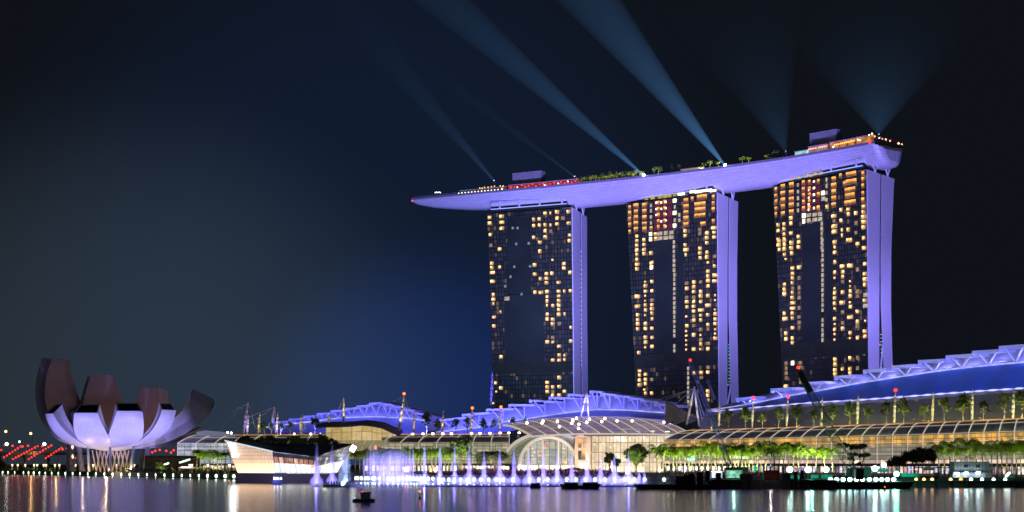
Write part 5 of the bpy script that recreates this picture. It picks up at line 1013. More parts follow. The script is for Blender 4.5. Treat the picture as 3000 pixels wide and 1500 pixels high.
# ================================================================== FOUNTAIN
def spray_mat(name, dens, col=(.9,.92,1), fall=None):
    m = bpy.data.materials.new(name); m.use_nodes = True; t = m.node_tree; t.nodes.clear(); o = nd(t, 'ShaderNodeOutputMaterial'); v = nd(t, 'ShaderNodeVolumeScatter'); v.inputs['Color'].default_value = (*col, 1); v.inputs['Density'].default_value = dens; v.inputs['Anisotropy'].default_value = 0
    t.links.new(v.outputs[0], o.inputs['Volume']); return m
def soft_spray(name, dens, rx, ry, rz, col=(.85,.9,1), nscale=.5, power=1.0):
    """mist whose density thins towards the edge of its own volume (object space) and is broken up by noise"""
    m = spray_mat(name, dens, col); t = m.node_tree; v = [n for n in t.nodes if n.type == 'VOLUME_SCATTER'][0]; tc_ = nd(t, 'ShaderNodeTexCoord')
    mp = nd(t, 'ShaderNodeVectorMath', operation='MULTIPLY'); mp.inputs[1].default_value = (1/rx, 1/ry, 1/rz); t.links.new(tc_.outputs['Object'], mp.inputs[0]); ln = nd(t, 'ShaderNodeVectorMath', operation='LENGTH'); t.links.new(mp.outputs[0], ln.inputs[0])
    f = nd(t, 'ShaderNodeMapRange', interpolation_type='SMOOTHSTEP'); f.inputs[1].default_value = 1; f.inputs[2].default_value = .25; t.links.new(ln.outputs['Value'], f.inputs[0])
    st_ = nd(t, 'ShaderNodeMapping'); st_.inputs['Scale'].default_value = (1, 1, .28); t.links.new(tc_.outputs['Object'], st_.inputs[0]); nz = nd(t, 'ShaderNodeTexNoise'); nz.inputs['Scale'].default_value = nscale; nz.inputs['Detail'].default_value = 3; t.links.new(st_.outputs[0], nz.inputs['Vector'])
    n2 = nd(t, 'ShaderNodeMapRange'); n2.inputs[1].default_value = .35; n2.inputs[2].default_value = .7; n2.inputs[4].default_value = 2; t.links.new(nz.outputs['Fac'], n2.inputs[0])
    a = nd(t, 'ShaderNodeMath', operation='MULTIPLY'); t.links.new(f.outputs[0], a.inputs[0]); t.links.new(n2.outputs[0], a.inputs[1]); b = nd(t, 'ShaderNodeMath', operation='MULTIPLY'); b.inputs[1].default_value = dens; t.links.new(a.outputs[0], b.inputs[0]); t.links.new(b.outputs[0], v.inputs['Density']); return m
SPR = spray_mat('spray_dense', .55); SPRM = spray_mat('spray_mist', .035); SPRS = spray_mat('spray_soft', .16)
def jet(x, D, ytop, ybase, label, w=.8, skirt=2.4, grp='tall water jets in a row', pw=1.0, skirt_h=6.5):
    b = G(x, 0.1, D); t_ = P(x, ytop, D); h_ = t_.z; root = thing('water_jet', label, 'fountain jet', b, grp); rnd = random.Random(int(x))
    mb = MB(); mb.tube(b, b+Vector((0,0,.7)), .55, .4, 10); mb.tube(b+Vector((0,0,.05)), b+Vector((0,0,.15)), 1.2, 1.2, 10); part('nozzle', mb, DARK, root)
    mb = MB(); n = 9; rad = [w*(.55+.5*math.sin(math.pi*(i/n)**.8)+rnd.uniform(-.08,.08))*(1-.75*(i/n)**3) for i in range(n+1)]; rad[-1] = .05; rad[0] = w*.4
    for i in range(n): mb.tube(b+Vector((0,0,.7+(h_-.7)*i/n)), b+Vector((0,0,.7+(h_-.7)*(i+1)/n)), rad[i], rad[i+1], 10, cap=False)
    mb.poly([b+Vector((rad[0]*math.cos(k*math.pi/5), rad[0]*math.sin(k*math.pi/5), .7)) for k in range(10)][::-1]); part('water_column', mb, SPR, root)
    mb = MB(); pr = [(.2,skirt*.7),(1.0,skirt*.95),(1.9,skirt*.85),(2.8,skirt*.5),(4.0,skirt*.25),(skirt_h,.2)]
    for (z0,r0),(z1,r1) in zip(pr[:-1], pr[1:]): mb.tube(b+Vector((0,0,z0)), b+Vector((0,0,z1)), r0, r1, 14, cap=False)
    mb.poly([b+Vector((pr[0][1]*math.cos(k*math.pi/7), pr[0][1]*math.sin(k*math.pi/7), .2)) for k in range(14)][::-1]); mb.poly([b+Vector((.25*math.cos(k*math.pi/7), .25*math.sin(k*math.pi/7), skirt_h)) for k in range(14)]); part('spray_skirt', mb, SPRS, root)
    spot(b+Vector((0,-5.0,.5)), b+Vector((0,0,6.5)), (.24,.20,1), 15000*pw, 110, .6); pointl(b+Vector((0,-1.8,1.3)), (.30,.27,1), 420*pw)
JX = [1244,1289,1332,1375,1418,1464,1506,1550,1592,1632,1675,1720,1760,1800,1841]; JT = [1296,1298,1296,1300,1310,1310,1310,1316,1318,1316,1318,1322,1340,1330,1322]
for i, (x, y) in enumerate(zip(JX, JT)): jet(x, 455, y, 1426, 'violet water jet of the long fountain row, %s from the left' % ordw(i+1), w=.62, skirt=2.3+(.9 if i in (3,5,13,14) else 0))
jet(1872, 455, 1378, 1426, 'short stub jet near the right end of the fountain row', w=.55, skirt=.8, grp=None, pw=.8, skirt_h=3)
jet(1888, 455, 1384, 1422, 'shortest jet at the right end of the fountain row', w=.5, skirt=1.0, grp=None, pw=.8, skirt_h=3)
jet(928, 455, 1298, 1430, 'violet water jet in front of the pavilion, left of the pair', w=.9, skirt=2.2, grp='pair of jets before the pavilion')
jet(973, 475, 1300, 1424, 'violet water jet in front of the pavilion, right of the pair', w=.8, skirt=2.0, grp='pair of jets before the pavilion')
# fan-shaped water screen
root = thing('water_screen', 'round-topped pale blue water screen beside the pavilion', 'fountain', G(1010, 0, 458)); ctr = G(1010, 0, 458)
mb = MB(); prof = [(0,.9),(.6,1.5),(2,1.85),(5,2.05),(7.5,1.9),(9,1.35),(9.7,.5),(9.8,.02)]
for (z0,r0),(z1,r1) in zip(prof[:-1], prof[1:]):
    for k in range(20):
        a0, a1 = 2*math.pi*k/20, 2*math.pi*(k+1)/20; f_ = lambda r, a, z: ctr+Vector((r*math.cos(a), r*.55*math.sin(a), z+.2)); mb.quad(f_(r0,a0,z0), f_(r0,a1,z0), f_(r1,a1,z1), f_(r1,a0,z1))
mb.poly([ctr+Vector((.9*math.cos(2*math.pi*k/20), .5*math.sin(2*math.pi*k/20), .2)) for k in range(20)][::-1]); part('water_sheet', mb, soft_spray('screen_water', 1.6, 2.3, 1.4, 11.5, (.85,.97,1), 1.2), root)
mb = MB()
for k in range(7): mb.tube(ctr+Vector((-2.1+.7*k,-.9,0)), ctr+Vector((-2.1+.7*k,-.9,.9)), .18, n=6)
part('nozzle_row', mb, DARK, root); spot(ctr+Vector((0,-6,.6)), ctr+Vector((0,0,5)), (.42,.70,1), 15000, 100, .5); pointl(ctr+Vector((1.0,-2.2,1.2)), (.55,.9,1), 900)
# many fine jets and their mist
for i in range(16):
    x = 1066+i*9.6; rnd = random.Random(i); yt = 1296+rnd.choice([0,8,20,35,60])+rnd.uniform(-4, 12); D = 452+rnd.uniform(-4,4); root = thing('fine_jet', 'fine jet inside the misty fountain cluster, %s from the left' % ordw(i+1), 'fountain jet', G(x, 0, D), 'fine jets of the misty cluster')
    b = G(x, .1, D); h_ = P(x, yt, D).z; mb = MB(); mb.tube(b, b+Vector((0,0,.5)), .2, n=6); part('nozzle', mb, DARK, root); mb = MB(); mb.tube(b+Vector((0,0,.5)), b+Vector((0,0,h_*.6)), .22, .42, 8, cap=False); mb.tube(b+Vector((0,0,h_*.6)), b+Vector((0,0,h_)), .42, .04, 8, cap=False); mb.poly([b+Vector((.22*math.cos(-k*math.pi/4), .22*math.sin(-k*math.pi/4), .5)) for k in range(8)]); part('water_column', mb, SPR, root)
mist = MB()
def blob(mb, c_, rx, ry, rz, seed):
    rnd = random.Random(seed); ph = [rnd.uniform(0, 6.28) for _ in range(4)]
    mb.grid(lambda u, v: c_+Vector((rx*math.sin(math.pi*v)*math.cos(2*math.pi*u), ry*math.sin(math.pi*v)*math.sin(2*math.pi*u), -rz*math.cos(math.pi*v)))*(1+.10*math.sin(6*math.pi*u+ph[0])*math.sin(3*math.pi*v)+.06*math.sin(10*math.pi*u+ph[1])), 28, 12)
blob(mist, G(1138, 5.9, 453), 8.6, 3.4, 5.9, 1); one('fountain_mist', mist, soft_spray('mist_air', .30, 8.4, 3.4, 5.8), None, None, G(1138, 5.9, 453), kind='stuff')
m2 = MB(); blob(m2, G(1165, 2.2, 452), 9.5, 3.2, 2.2, 2); one('spray_mist', m2, soft_spray('spray_low', .30, 9.5, 3.2, 2.2), None, None, G(1165, 2.2, 452), kind='stuff')
for x in (1075, 1110, 1145, 1180, 1210): spot(G(x, .6, 445), G(x, 5.5, 453), (.32,.28,1), 15000, 115, .7)
# floats carrying the nozzles
mb = MB(); rnd = random.Random(3); mb.box(G(1006, .35, 454), 11, 3, .6)
for _ in range(22): p = G(rnd.uniform(957,1055), .6, 453+rnd.uniform(-.8,.8)); mb.box(p+Vector((0,0,.4)), .3, .3, rnd.uniform(.6,1.4))
one('nozzle_float', mb, DARK, 'dark float crowded with nozzles under the water screen', 'float', G(1006, 0, 454))
for i, (xa, xb) in enumerate(((1230,1560),(1600,1900))):
    mb = MB(); mb.box((G(xa,.2,457)+G(xb,.2,457))/2, (G(xb,0,457)-G(xa,0,457)).length, 1.2, .4); 
    for x in range(xa, xb, 22): mb.box(G(x, .5, 457), .5, .8, .5)
    one('pipe_float', mb, DARK, ('left' if i == 0 else 'right')+' half of the low dark pipe float carrying the jet row', 'float', G((xa+xb)/2, 0, 457), 'pipe floats')
for x in np.arange(1230, 1900, 95): spot(G(x, .8, 462), G(x, 1.6, sw(x)), (.38,.36,1), 2600, 150, .9)
# ================================================================== CROWD
mb = MB(); rnd = random.Random(11); CC = [(.10,.03,.03),(.05,.03,.06),(.16,.05,.05),(.03,.03,.05),(.22,.16,.13)]
cm = [mat('crowd_cloth_%s' % n_, c_, .8) for n_, c_ in zip(('maroon','indigo','red','black','tan'), CC)]+[mat('crowd_skin', (.30,.18,.12), .6)]
for _ in range(620):
    x = rnd.uniform(1335, 1800); D = sw(x)+rnd.uniform(3, 26); p = G(x, GZ+rnd.choice([0,0,.5,1.0])*((D-sw(x))/26), D); h_ = rnd.uniform(1.55,1.82); k = rnd.randrange(5); k2 = rnd.randrange(5)
    for sx in (-.09, .09): mb.tube(p+Vector((sx,0,0)), p+Vector((sx*.8,0,h_*.48)), .07, .10, 5, m=k2)
    mb.tube(p+Vector((0,0,h_*.46)), p+Vector((0,0,h_*.82)), .17, .21, 6, m=k); mb.tube(p+Vector((0,0,h_*.82)), p+Vector((0,0,h_*.88)), .12, .06, 5, m=5)
    for sx in (-1, 1): mb.tube(p+Vector((sx*.22,0,h_*.81)), p+Vector((sx*.27,-.05,h_*.48)), .055, .04, 4, m=k)
    mb.ball(p+Vector((0,0,h_*.94)), .11, 6, 4, m=5, sz=1.2)
one('crowd', mb, cm, None, None, (0,0,0), kind='stuff')
for x in (1360, 1450, 1540, 1630, 1720): pointl(G(x, 7.5, sw(x)+18), (1,.5,.45), 260)
# shaded tents / awnings behind the crowd
for i, (x, w_, lab) in enumerate(((1680,80,'wide pale shade sail behind the crowd in front of the portal'),(1425,42,'small grey market tent behind the crowd'))):
    D = 560; mb = MB(); a, b = P(x-w_/2, 1378, D), P(x+w_/2, 1378, D); t_ = P(x, 1368, D+4); k = Vector((0,8,0)); mb.poly([a, b, t_]); mb.poly([b, b+k, t_]); mb.poly([b+k, a+k, t_]); mb.poly([a+k, a, t_])
    for q in (a, b, a+k, b+k): mb.tube(Vector((q.x,q.y,GZ)), q, .12, n=6)
    one('shade_tent', mb, mat('tent_canvas', (.6,.5,.45), .8), lab, 'tent', P(x, 1385, D), 'tents behind the crowd')
# bright shop signs near the promenade
for i, (x, y, w_, h_, m_, lab) in enumerate(((1191,1376,17,17,glow('sign_pink',(1,.45,.45),5),'big glowing pink and white shop sign right of the fountain mist'),(1262,1377,9,14,glow('sign_orange',(1,.35,.15),3.2),'orange glowing shop sign behind the jets, left of two'),(1276,1377,10,15,glow('sign_orange_white',(1,.6,.4),4),'orange white glowing shop sign behind the jets, right of two'),
    (1838,1378,12,26,glow('sign_warm',(1,.8,.6),5),'tall dazzling warm light panel before the glass hall'),(1100,1311,9,16,glow('sign_redneon',(1,.35,.2),1.2),'orange red neon sign on the mall front above the fountain mist'),(1412,1370,16,9,glow('sign_cream',(1,.85,.6),3.5),'cream lit shop sign left of the arch, left of two'),(1480,1371,28,9,glow('sign_cream2',(1,.85,.6),3.5),'cream lit shop sign left of the arch, right of two'),(2213,1372,9,20,glow('sign_teal',(.0,.55,.5),.9),'teal upright banner above the barges'),(2345,1373,34,6,glow('sign_blue',(.3,.3,1),.7),'long violet blue sign strip behind the work floodlights'),(2680,1375,24,6,glow('sign_pinkstrip',(1,.5,.6),1.4),'pink white lit sign right of the crane'))):
    D = 585 if x < 1900 else 545; mb = MB(); c_ = P(x, y, D); mb.box(c_, w_/F*D*.8, .3, h_/F*D*.8); mb.box(c_+Vector((0,.3,0)), w_/F*D*.9, .2, h_/F*D*.9, m=1)
    for s_ in (-.3,.3): mb.tube(Vector((c_.x+s_*w_/F*D, c_.y+.3, GZ)), c_+Vector((s_*w_/F*D,.3,0)), .08, n=5, m=1)
    one('lit_sign', mb, [m_, DARK], lab, 'sign', c_, 'glowing signs on the waterfront')
# small cool lettering above the palms of the right mall: illegible strokes, modelled as such
mb = MB(); rnd = random.Random(2); x = 2151
while x < 2195:
    hgt = rnd.uniform(6,8); 
    if not 2163.5 < x < 2166.5: mb.box(P(x, 1340, 640), .16, .12, hgt/F*640, Vector((1,0,0)), Vector((0,1,0)), Vector((rnd.uniform(-.25,.1),0,1)).normalized()); 
    if rnd.random() < .5: mb.box(P(x+1, 1337+rnd.uniform(0,5), 640), .3, .12, .13)
    x += rnd.uniform(1.6, 2.6)
mb.box(P(2173, 1345, 641), 6.4, .1, .15, m=1); one('letter_sign', mb, [glow('letters_cool', (.75,1,.9), 2.2), DARK], 'row of small cool white letters seen between palms on the right mall', 'sign', P(2172,1340,640))
mb = MB()
for q in ((2017,1346),(2024,1347),(2031,1345),(2031,1337)): mb.ball(P(q[0], q[1], 630), .55, 6, 4)
mb.box(P(2024,1350,631), 2.6, .2, .2, m=1); one('lit_sign', mb, [glow('sign_mint', (.3,1,.75), 3), DARK], 'mint green cluster sign under the bright palm row', 'sign', P(2024,1346,630))
# lamp row on pendant poles below palms
for i in range(13):
    x = 1958+i*16.5; D = 560; root = thing('pole_light', 'slim warm pole light under the bright palm row, %s from the left' % ordw(i+1), 'lamp', G(x, GZ, D), 'warm pole lights under the palms'); mb = MB(); mb.tube(G(x, GZ, D), P(x, 1377, D), .07, n=5); part('pole', mb, DARK, root); mb = MB(); mb.ball(P(x, 1372, D), .34, 6, 5, sz=2.1); part('lamp_head', mb, LWARM, root)
# terrace globes of the middle mall
for i, q in enumerate([(672,552),(770,550),(863,548),(957,548),(1038,548),(1228,545),(1307,545),(1402,545),(1498,542),(1580,541),(1678,540),(1776,540),(1855,538)]):
    x, y = zz('b', *q); D = md(x)+9; root = thing('terrace_lamp', 'double-headed white lamp on the middle terrace edge, %s from the left' % ordw(i+1), 'lamp', P(x, y+2.5, D), 'white lamps along the middle terrace edge'); mb = MB(); mb.tube(P(x, y+2.5, D), P(x, y, D), .09, n=5); part('post', mb, DARK, root); mb = MB(); mb.ball(P(x-1.6, y, D), .48, 7, 5); mb.ball(P(x+1.6, y, D), .48, 7, 5); part('lamp_heads', mb, LWARM, root)
for i, q in enumerate([(843,552),(1000,552),(1092,552),(215,538),(250,542)]):
    x, y = zz('a', *q); D = md(x)+9; root = thing('terrace_lamp', 'white lamp on the left terrace edge, %s' % ('left of the lobby roof, %s of three' % ordw(i+1) if i < 3 else 'near the pale link canopy, %s of two' % ordw(i-2)), 'lamp', P(x, y+2.5, D), 'white lamps along the left terrace edge'); mb = MB(); mb.tube(P(x, y+2.5, D), P(x, y, D), .09, n=5); part('post', mb, DARK, root); mb = MB(); mb.ball(P(x, y, D), .6, 7, 5); part('lamp_heads', mb, LWARM, root)
# ================================================================== BOATS AND BARGES
root = thing('moored_raft', 'small moored raft with a square hut floating nearest the camera', 'raft', G(1065, 0, 276)); D = 276
mb = MB(); mb.box(G(1066, .15, D), 3.6, 2.6, .4); mb.box(G(1066, .39, D), 3.4, 2.4, .12); part('float', mb, mat('raft_wood', (.05,.035,.03), .8), root)
mb = MB(); mb.box(P(1071, 1455.5, D), 1.52, 1.5, 1.34); part('hut', mb, mat('hut_paint', (.16,.20,.24), .6), root)
mb = MB(); mb.box(P(1073, 1443, D), 1.85, 1.8, .12); part('hut_roof', mb, DARK, root)
mb = MB(); a = P(1045, 1467, D); mb.tube(a, P(1043, 1449, D), .05, n=5); mb.tube(P(1038, 1452, D), P(1047, 1456, D), .04, n=5); mb.ball(P(1044,1464,D), .25, 6, 4); part('winch_mast', mb, DARK, root)
mb = MB(); mb.ball(P(1061.5, 1441, D), .13, 6, 4); part('marker_lamp', mb, LPINK, root); spot(G(1060, 5, 255), P(1069,1455,D), (.6,.75,1), 350, 30)
for x, y, D, lb, s_ in ((1230,1456,300,'small buoy with an orange lamp right of the raft',1.0),(670,1406,520,'tiny buoy with an orange lamp under the left end of the pavilion',.8),(2592,1437,385,'tiny buoy with an orange lamp below the crane pier',.7)):
    root = thing('channel_buoy', lb, 'buoy', G(x, 0, D), 'lit buoys'); b = G(x, 0, D); mb = MB(); mb.ball(b+Vector((0,0,.15)), .3*s_, 8, 5, sz=.8); part('float', mb, DARK, root); mb = MB(); mb.tube(b, b+Vector((0,0,1.3*s_)), .04, n=5); part('rod', mb, DARK, root); mb = MB(); mb.ball(b+Vector((0,0,1.35*s_)), .2*s_, 7, 5); part('lamp', mb, LRO, root)
root = thing('dark_float', 'dark trapezoid float covered by a tarpaulin before the jets', 'float', G(1568, 0, 432)); mb = MB()
a, b, c_, d_2 = P(1551,1433,432), P(1586,1433,432), P(1581,1416,433), P(1557,1416,433); k = Vector((0,2.4,0)); mb.quad(a,b,c_,d_2); mb.quad(b,b+k,c_+k*.8,c_); mb.quad(a+k,a,d_2,d_2+k*.8); mb.quad(d_2,c_,c_+k*.8,d_2+k*.8); mb.quad(a+k,b+k,c_+k*.8,d_2+k*.8); part('cover', mb, mat('tarpaulin', (.06,.05,.08), .7), root)
mb = MB(); mb.box((a+b)/2+k/2+Vector((0,0,-.2)), 3.4, 2.6, .5); part('hull', mb, DARK, root)
root = thing('tour_boat', 'low dark maroon tour boat lying before the right jets', 'boat', G(1699, 0, 420)); D = 420
mb = MB()
def hull_boat(mb, xa, xb, z0, z1, D, w_, rake=1.2):
    a, b = G(xa, 0, D), G(xb, 0, D); L = (b-a).length; st_ = []
    for i in range(11):
        t = i/10; x = lerp(a.x, b.x, t); k = (1-abs(2*t-1)**3.2); hw = w_/2*max(.08, k**.6); sh = z1+.5*abs(2*t-1)**3
        st_.append([Vector((x, D-hw, sh)), Vector((x+(.5-t)*rake, D-hw*.7, z0)), Vector((x+(.5-t)*rake, D+hw*.7, z0)), Vector((x, D+hw, sh))])
    for i in range(10):
        for j in range(3): mb.quad(st_[i][j], st_[i+1][j], st_[i+1][j+1], st_[i][j+1])
        mb.quad(st_[i][3], st_[i+1][3], st_[i+1][0], st_[i][0])
    mb.quad(*st_[0]); mb.quad(*st_[-1][::-1])
hull_boat(mb, 1640, 1760, -.2, .8, D, 4.0); part('hull', mb, mat('hull_maroon', (.07,.012,.02), .5), root)
for xa, xb in ((1653,1693),(1706,1752)):
    mb = MB(); mb.box((G(xa,1.15,D)+G(xb,1.15,D))/2, (G(xb,0,D)-G(xa,0,D)).length, 2.6, .7); mb.box((G(xa,1.6,D)+G(xb,1.6,D))/2, (G(xb,0,D)-G(xa,0,D)).length*.94, 2.9, .12); part('cabin', mb, mat('cabin_dark', (.03,.03,.06), .4), root)
mb = MB(); hull_boat(mb, 812, 828, .1, 1.2, 500, 2.2); root = thing('patrol_boat', 'small blue boat with three white lamps moored under the pavilion', 'boat', G(812, 0, 500)); 
mb = MB(); hull_boat(mb, 794, 830, -.1, 1.0, 500, 2.2); part('hull', mb, mat('hull_blue', (.08,.10,.25), .5), root); mb = MB(); mb.box(G(812, 1.8, 500), 2.2, 1.7, 1.5); mb.box(G(812, 2.6, 500), 2.6, 2.0, .15); part('cabin', mb, mat('hull_blue', (.08,.10,.25), .5), root)
for x in (804, 813, 823): mb = MB(); mb.ball(P(x, 1402, 499), .3, 7, 5); part('deck_lamp', mb, glow('deck_lamp_cool', (.8,.85,1), 9), root)
# barges at the right
BARM = mat('barge_black', (.022,.022,.026), .7, noise=.4); BARR = mat('barge_rust', (.07,.05,.045), .8, noise=.4)
def barge(xa, xb, D, z1, label, w_=12, m_=BARM):
    root = thing('work_barge', label, 'barge', G((xa+xb)/2, 0, D), 'work barges along the right quay'); a, b = G(xa,0,D), G(xb,0,D); L = (b-a).length; mb = MB()
    pts_b = [(a.x+1.5,-.3),(b.x-1.5,-.3),(b.x,z1),(a.x,z1)]
    f = [Vector((x,D-w_/2,z)) for x,z in pts_b]; g = [Vector((x,D+w_/2,z)) for x,z in pts_b]; mb.poly(f); mb.poly(g[::-1])
    for i in range(4): mb.quad(f[i], g[i], g[(i+1)%4], f[(i+1)%4])
    part('hull', mb, m_, root); mb = MB()
    for i in range(int(L/2.5)): mb.tube(Vector((a.x+1.25+2.5*i, D-w_/2-.12, z1*.15)), Vector((a.x+1.25+2.5*i, D-w_/2-.12, z1*.9)), .22, n=6)
    mb.path([Vector((a.x+1.25, D-w_/2-.12, z1*.6)), Vector((b.x-1, D-w_/2-.12, z1*.6))], .1, 4)
    part('fender_row', mb, DARK, root); mb = MB(); mb.path([Vector((a.x, D-w_/2+.3, z1+1)), Vector((b.x, D-w_/2+.3, z1+1))], .05, 4)
    for i in range(int(L/2.5)+1): mb.tube(Vector((a.x+2.5*i, D-w_/2+.3, z1)), Vector((a.x+2.5*i, D-w_/2+.3, z1+1)), .05, n=4)
    part('guard_rail', mb, BARR, root); return root
barge(1858, 2110, 412, 1.15, 'long low rusty barge, leftmost of the black barges', 10, BARR); barge(2060, 2440, 424, 2.3, 'high black barge in the middle, beside the low rusty one', 14); barge(2425, 2665, 424, 1.7, 'black barge carrying the row of cyan lamps', 10); 
root = thing('pontoon_quay', 'dark pontoon quay on thick piers at the right frame edge', 'quay', G(2850, 0, 446)); mb = MB(); a, b = G(2630, 1.6, 446), G(3150, 1.6, 446); mb.box((a+b)/2, (b-a).length, 8, .7); part('deck', mb, mat('quay_concrete', (.10,.10,.10), .8), root)
for x in range(2645, 3150, 47): mb = MB(); mb.tube(G(x, -.5, 444), G(x, 1.3, 444), .55, .8, 8); part('pier', mb, mat('quay_concrete', (.10,.10,.10), .8), root)
# deck cargo: containers, cabins, drums, tanks on the barges (each a thing)
CG = [(1990,1400,22,7,'cargo_crate','flat orange crate at the left end of the low barge',(.30,.11,.03)),(2012,1397,18,10,'shipping_container','dark violet container on the low barge, left of the blue one',(.08,.06,.14)),(2026,1395,14,14,'shipping_container','dark green container on the low barge',(.03,.07,.06)),(2049,1392,16,16,'shipping_container','dull mauve container on the low barge',(.11,.07,.11)),(2073,1389,14,22,'water_tank','tall navy tank left of the bright white shed',(.03,.06,.16)),(2028,1409,14,12,'fuel_drum_stack','brownish yellow drum stack low on the rusty barge',(.16,.09,.02)),
      (2104,1393,12,15,'portable_cabin','small black cabin silhouetted before the bright white shed',(.012,.012,.02)),(2185,1394,34,10,'machine_block','long black machine housing on the middle barge',(.02,.02,.03)),(2258,1391,44,26,'shipping_container','dark red shipping container below the first work floodlight',(.20,.02,.035)),(2303,1395,20,14,'winch_house','low black winch housing right of the red container',(.02,.02,.025)),(2331,1392,12,22,'water_tank','black upright tank, left of two under the work floodlights',(.02,.02,.025)),(2350,1390,11,26,'water_tank','black upright tank, right of two under the work floodlights',(.02,.02,.025)),(2516,1381,22,13,'portable_cabin','brown cabin at the foot of the crane',(.12,.07,.05))]
for x, y, w_, h_, nm, lb, c_ in CG:
    D = 424 if x > 2055 else 412; s_ = D/F; root = thing(nm, lb, nm.replace('_',' '), P(x, y+h_/2, D), None); m_ = mat('cargo_%d' % x, c_, .7, noise=.25, nscale=.8); ce = P(x, y, D); W_, H_ = w_*s_, h_*s_; bt = 2.3 if D == 424 else 1.15
    ce.z = (ce.z+H_/2+bt)/2; H_ = 2*(ce.z-bt); mb = MB()
    if 'tank' in nm or 'drum' in nm:
        mb.tube(Vector((ce.x,D,bt)), Vector((ce.x,D,bt+H_*.92)), W_/2, W_/2, 14); mb.ball(Vector((ce.x,D,bt+H_*.92)), W_/2, 12, 6, sz=.25); part('body', mb, m_, root, smooth=True); mb = MB(); mb.tube(Vector((ce.x,D,bt+H_*.5)), Vector((ce.x,D,bt+H_*.53)), W_*.53, n=14); part('band', mb, DARK, root)
    else:
        mb.box(ce, W_, 2.4, H_); part('body', mb, m_, root); mb = MB(); n_r = max(3, int(W_/.5))
        for i in range(n_r+1): mb.box(ce+Vector((-W_/2+W_*i/n_r, -1.24, 0)), .12, .1, H_*.94)
        mb.box(ce+Vector((0,-1.24,H_/2)), W_+.1, .14, .14); mb.box(ce+Vector((0,-1.24,-H_/2+.1)), W_+.1, .14, .14); part('corrugation', mb, m_, root)
# white bright shed and green barriers
root = thing('site_shed', 'open-fronted shed flooded with white blue light on the barge', 'shed', P(2099, 1398, 430)); D = 431; mb = MB(); mb.box(P(2099,1379,D), 3.1, 3, .22)
for x in (2082, 2116): mb.box(P(x,1390,D), .2, 2.8, 2.1)
part('frame', mb, STEEL, root); mb = MB(); mb.box(P(2099,1389,D+1.3), 3.0, .1, 1.9); part('glowing_back_wall', mb, glow('shed_wall_glow', (.7,.9,1), 1.3, True, vary=.5, vscale=1.2), root); mb = MB(); mb.box(P(2099,1381.5,D-.6), 2.5, .3, .16); part('tube_lamp', mb, glow('tube_lamp', (.8,.95,1), 8), root)  # back wall emits, imitating the tube lamp's light on it
root = thing('site_shed', 'mint green lit shed right of the white one, under the crane foot', 'shed', P(2150, 1398, 440)); mb = MB(); mb.box(P(2150,1378,440), 4.4, 3, .2); mb.box(P(2150,1389,441.4), 4.2, .1, 2.0, m=1); mb.box(P(2127,1389,440), .2, 2.8, 2.1); mb.box(P(2173,1389,440), .2, 2.8, 2.1); part('body', mb, [STEEL, glow('shed_mint_glow', (.35,1,.65), .7, True, vary=.6, vscale=.9)], root)  # back panel emits too, imitating mint light on the wall
for i, (xa, xb, y) in enumerate(((2305,2325,1397),(2330,2342,1397),(2376,2398,1396),(2406,2440,1396),(2530,2600,1378),(2640,2692,1392))):
    D = 436 if y > 1390 else 470; mb = MB(); a, b = P(xa,y,D), P(xb,y,D); mb.box((a+b)/2, (b-a).length, .12, .9)
    for t in np.linspace(0,1,5): q = lerp(a,b,t); mb.tube(q-Vector((0,0,1.6)), q+Vector((0,0,.6)), .06, n=4, m=1)
    one('site_barrier', mb, [glow('barrier_green_glow', (.0,.42,.26), .35, False, base=(.02,.3,.2), vary=.6, vscale=.7), DARK], 'green lit barrier on the worksite, %s from the left' % ordw(i+1), 'barrier', (a+b)/2, 'green barriers')  # faint emission on the barriers stands for green lamplight
pointl(P(2150,1392,432), (.3,1,.6), 500); pointl(P(2380,1385,430), (.2,1,.7), 700); pointl(P(2258,1378,414), (.7,.6,.6), 260)
# site office
root = thing('site_office', 'two-storey pale portable site office on the right quay', 'office', G(2850, GZ, 468)); D = 462; mb = MB(); mb.box(P(2848,1369,D)+Vector((0,2.5,0)), 10.0, 5, 2.9); mb.box(P(2852,1394,D)+Vector((0,3.0,-.2)), 11.4, 5, 2.3); part('wall', mb, mat('office_wall', (.30,.34,.36), .7), root)
mb = MB(); mb.box(P(2848,1354,D)+Vector((0,2.5,.05)), 10.4, 5.6, .2); mb.box(P(2850,1383.3,D)+Vector((0,2.3,0)), 11.6, 5.9, .12); part('roof', mb, mat('office_roof', (.15,.17,.18), .7), root)
for x in (2830, 2865): mb = MB(); mb.box(P(x,1366,D)+Vector((0,-.05,0)), 1.15, .12, .75); part('window', mb, FACD, root)
for x in (2809, 2884): mb = MB(); mb.box(P(x,1394,D)+Vector((0,.35,-.2)), .9, .12, 1.9); part('door', mb, mat('office_door', (.45,.5,.55), .6), root)
for x in range(2806, 2896, 9): mb = MB(); mb.box(P(x,1369,D)+Vector((0,-.02,0)), .07, .08, 2.8); part('panel_joint', mb, DARK, root)
for i, (x, y) in enumerate(((2803,1387),(2831,1386),(2866,1385.5))): mb = MB(); mb.box(P(x,y,D-.8), 1.1, .4, .5); part('wall_lamp', mb, glow('office_lamp', (.8,.95,1), 16), root); pointl(P(x,y+3,D-1.6), (.7,.9,1), 130)
root = thing('open_shelter', 'dark open shelter with a pale front left of the site office', 'shelter', P(2740,1398,470)); D = 470; mb = MB(); mb.box(P(2752,1370,D), 13.5, 4, .25); part('roof', mb, DARK, root)
for x in (2690, 2737, 2765, 2790): mb = MB(); mb.box(P(x,1384,D), .2, .3, 3.0); part('post', mb, STEEL, root)
mb = MB(); mb.box(P(2721,1374,D-2.1), 3.1, .1, .8); part('fascia_sign', mb, mat('fascia_pale', (.35,.37,.38), .7), root)
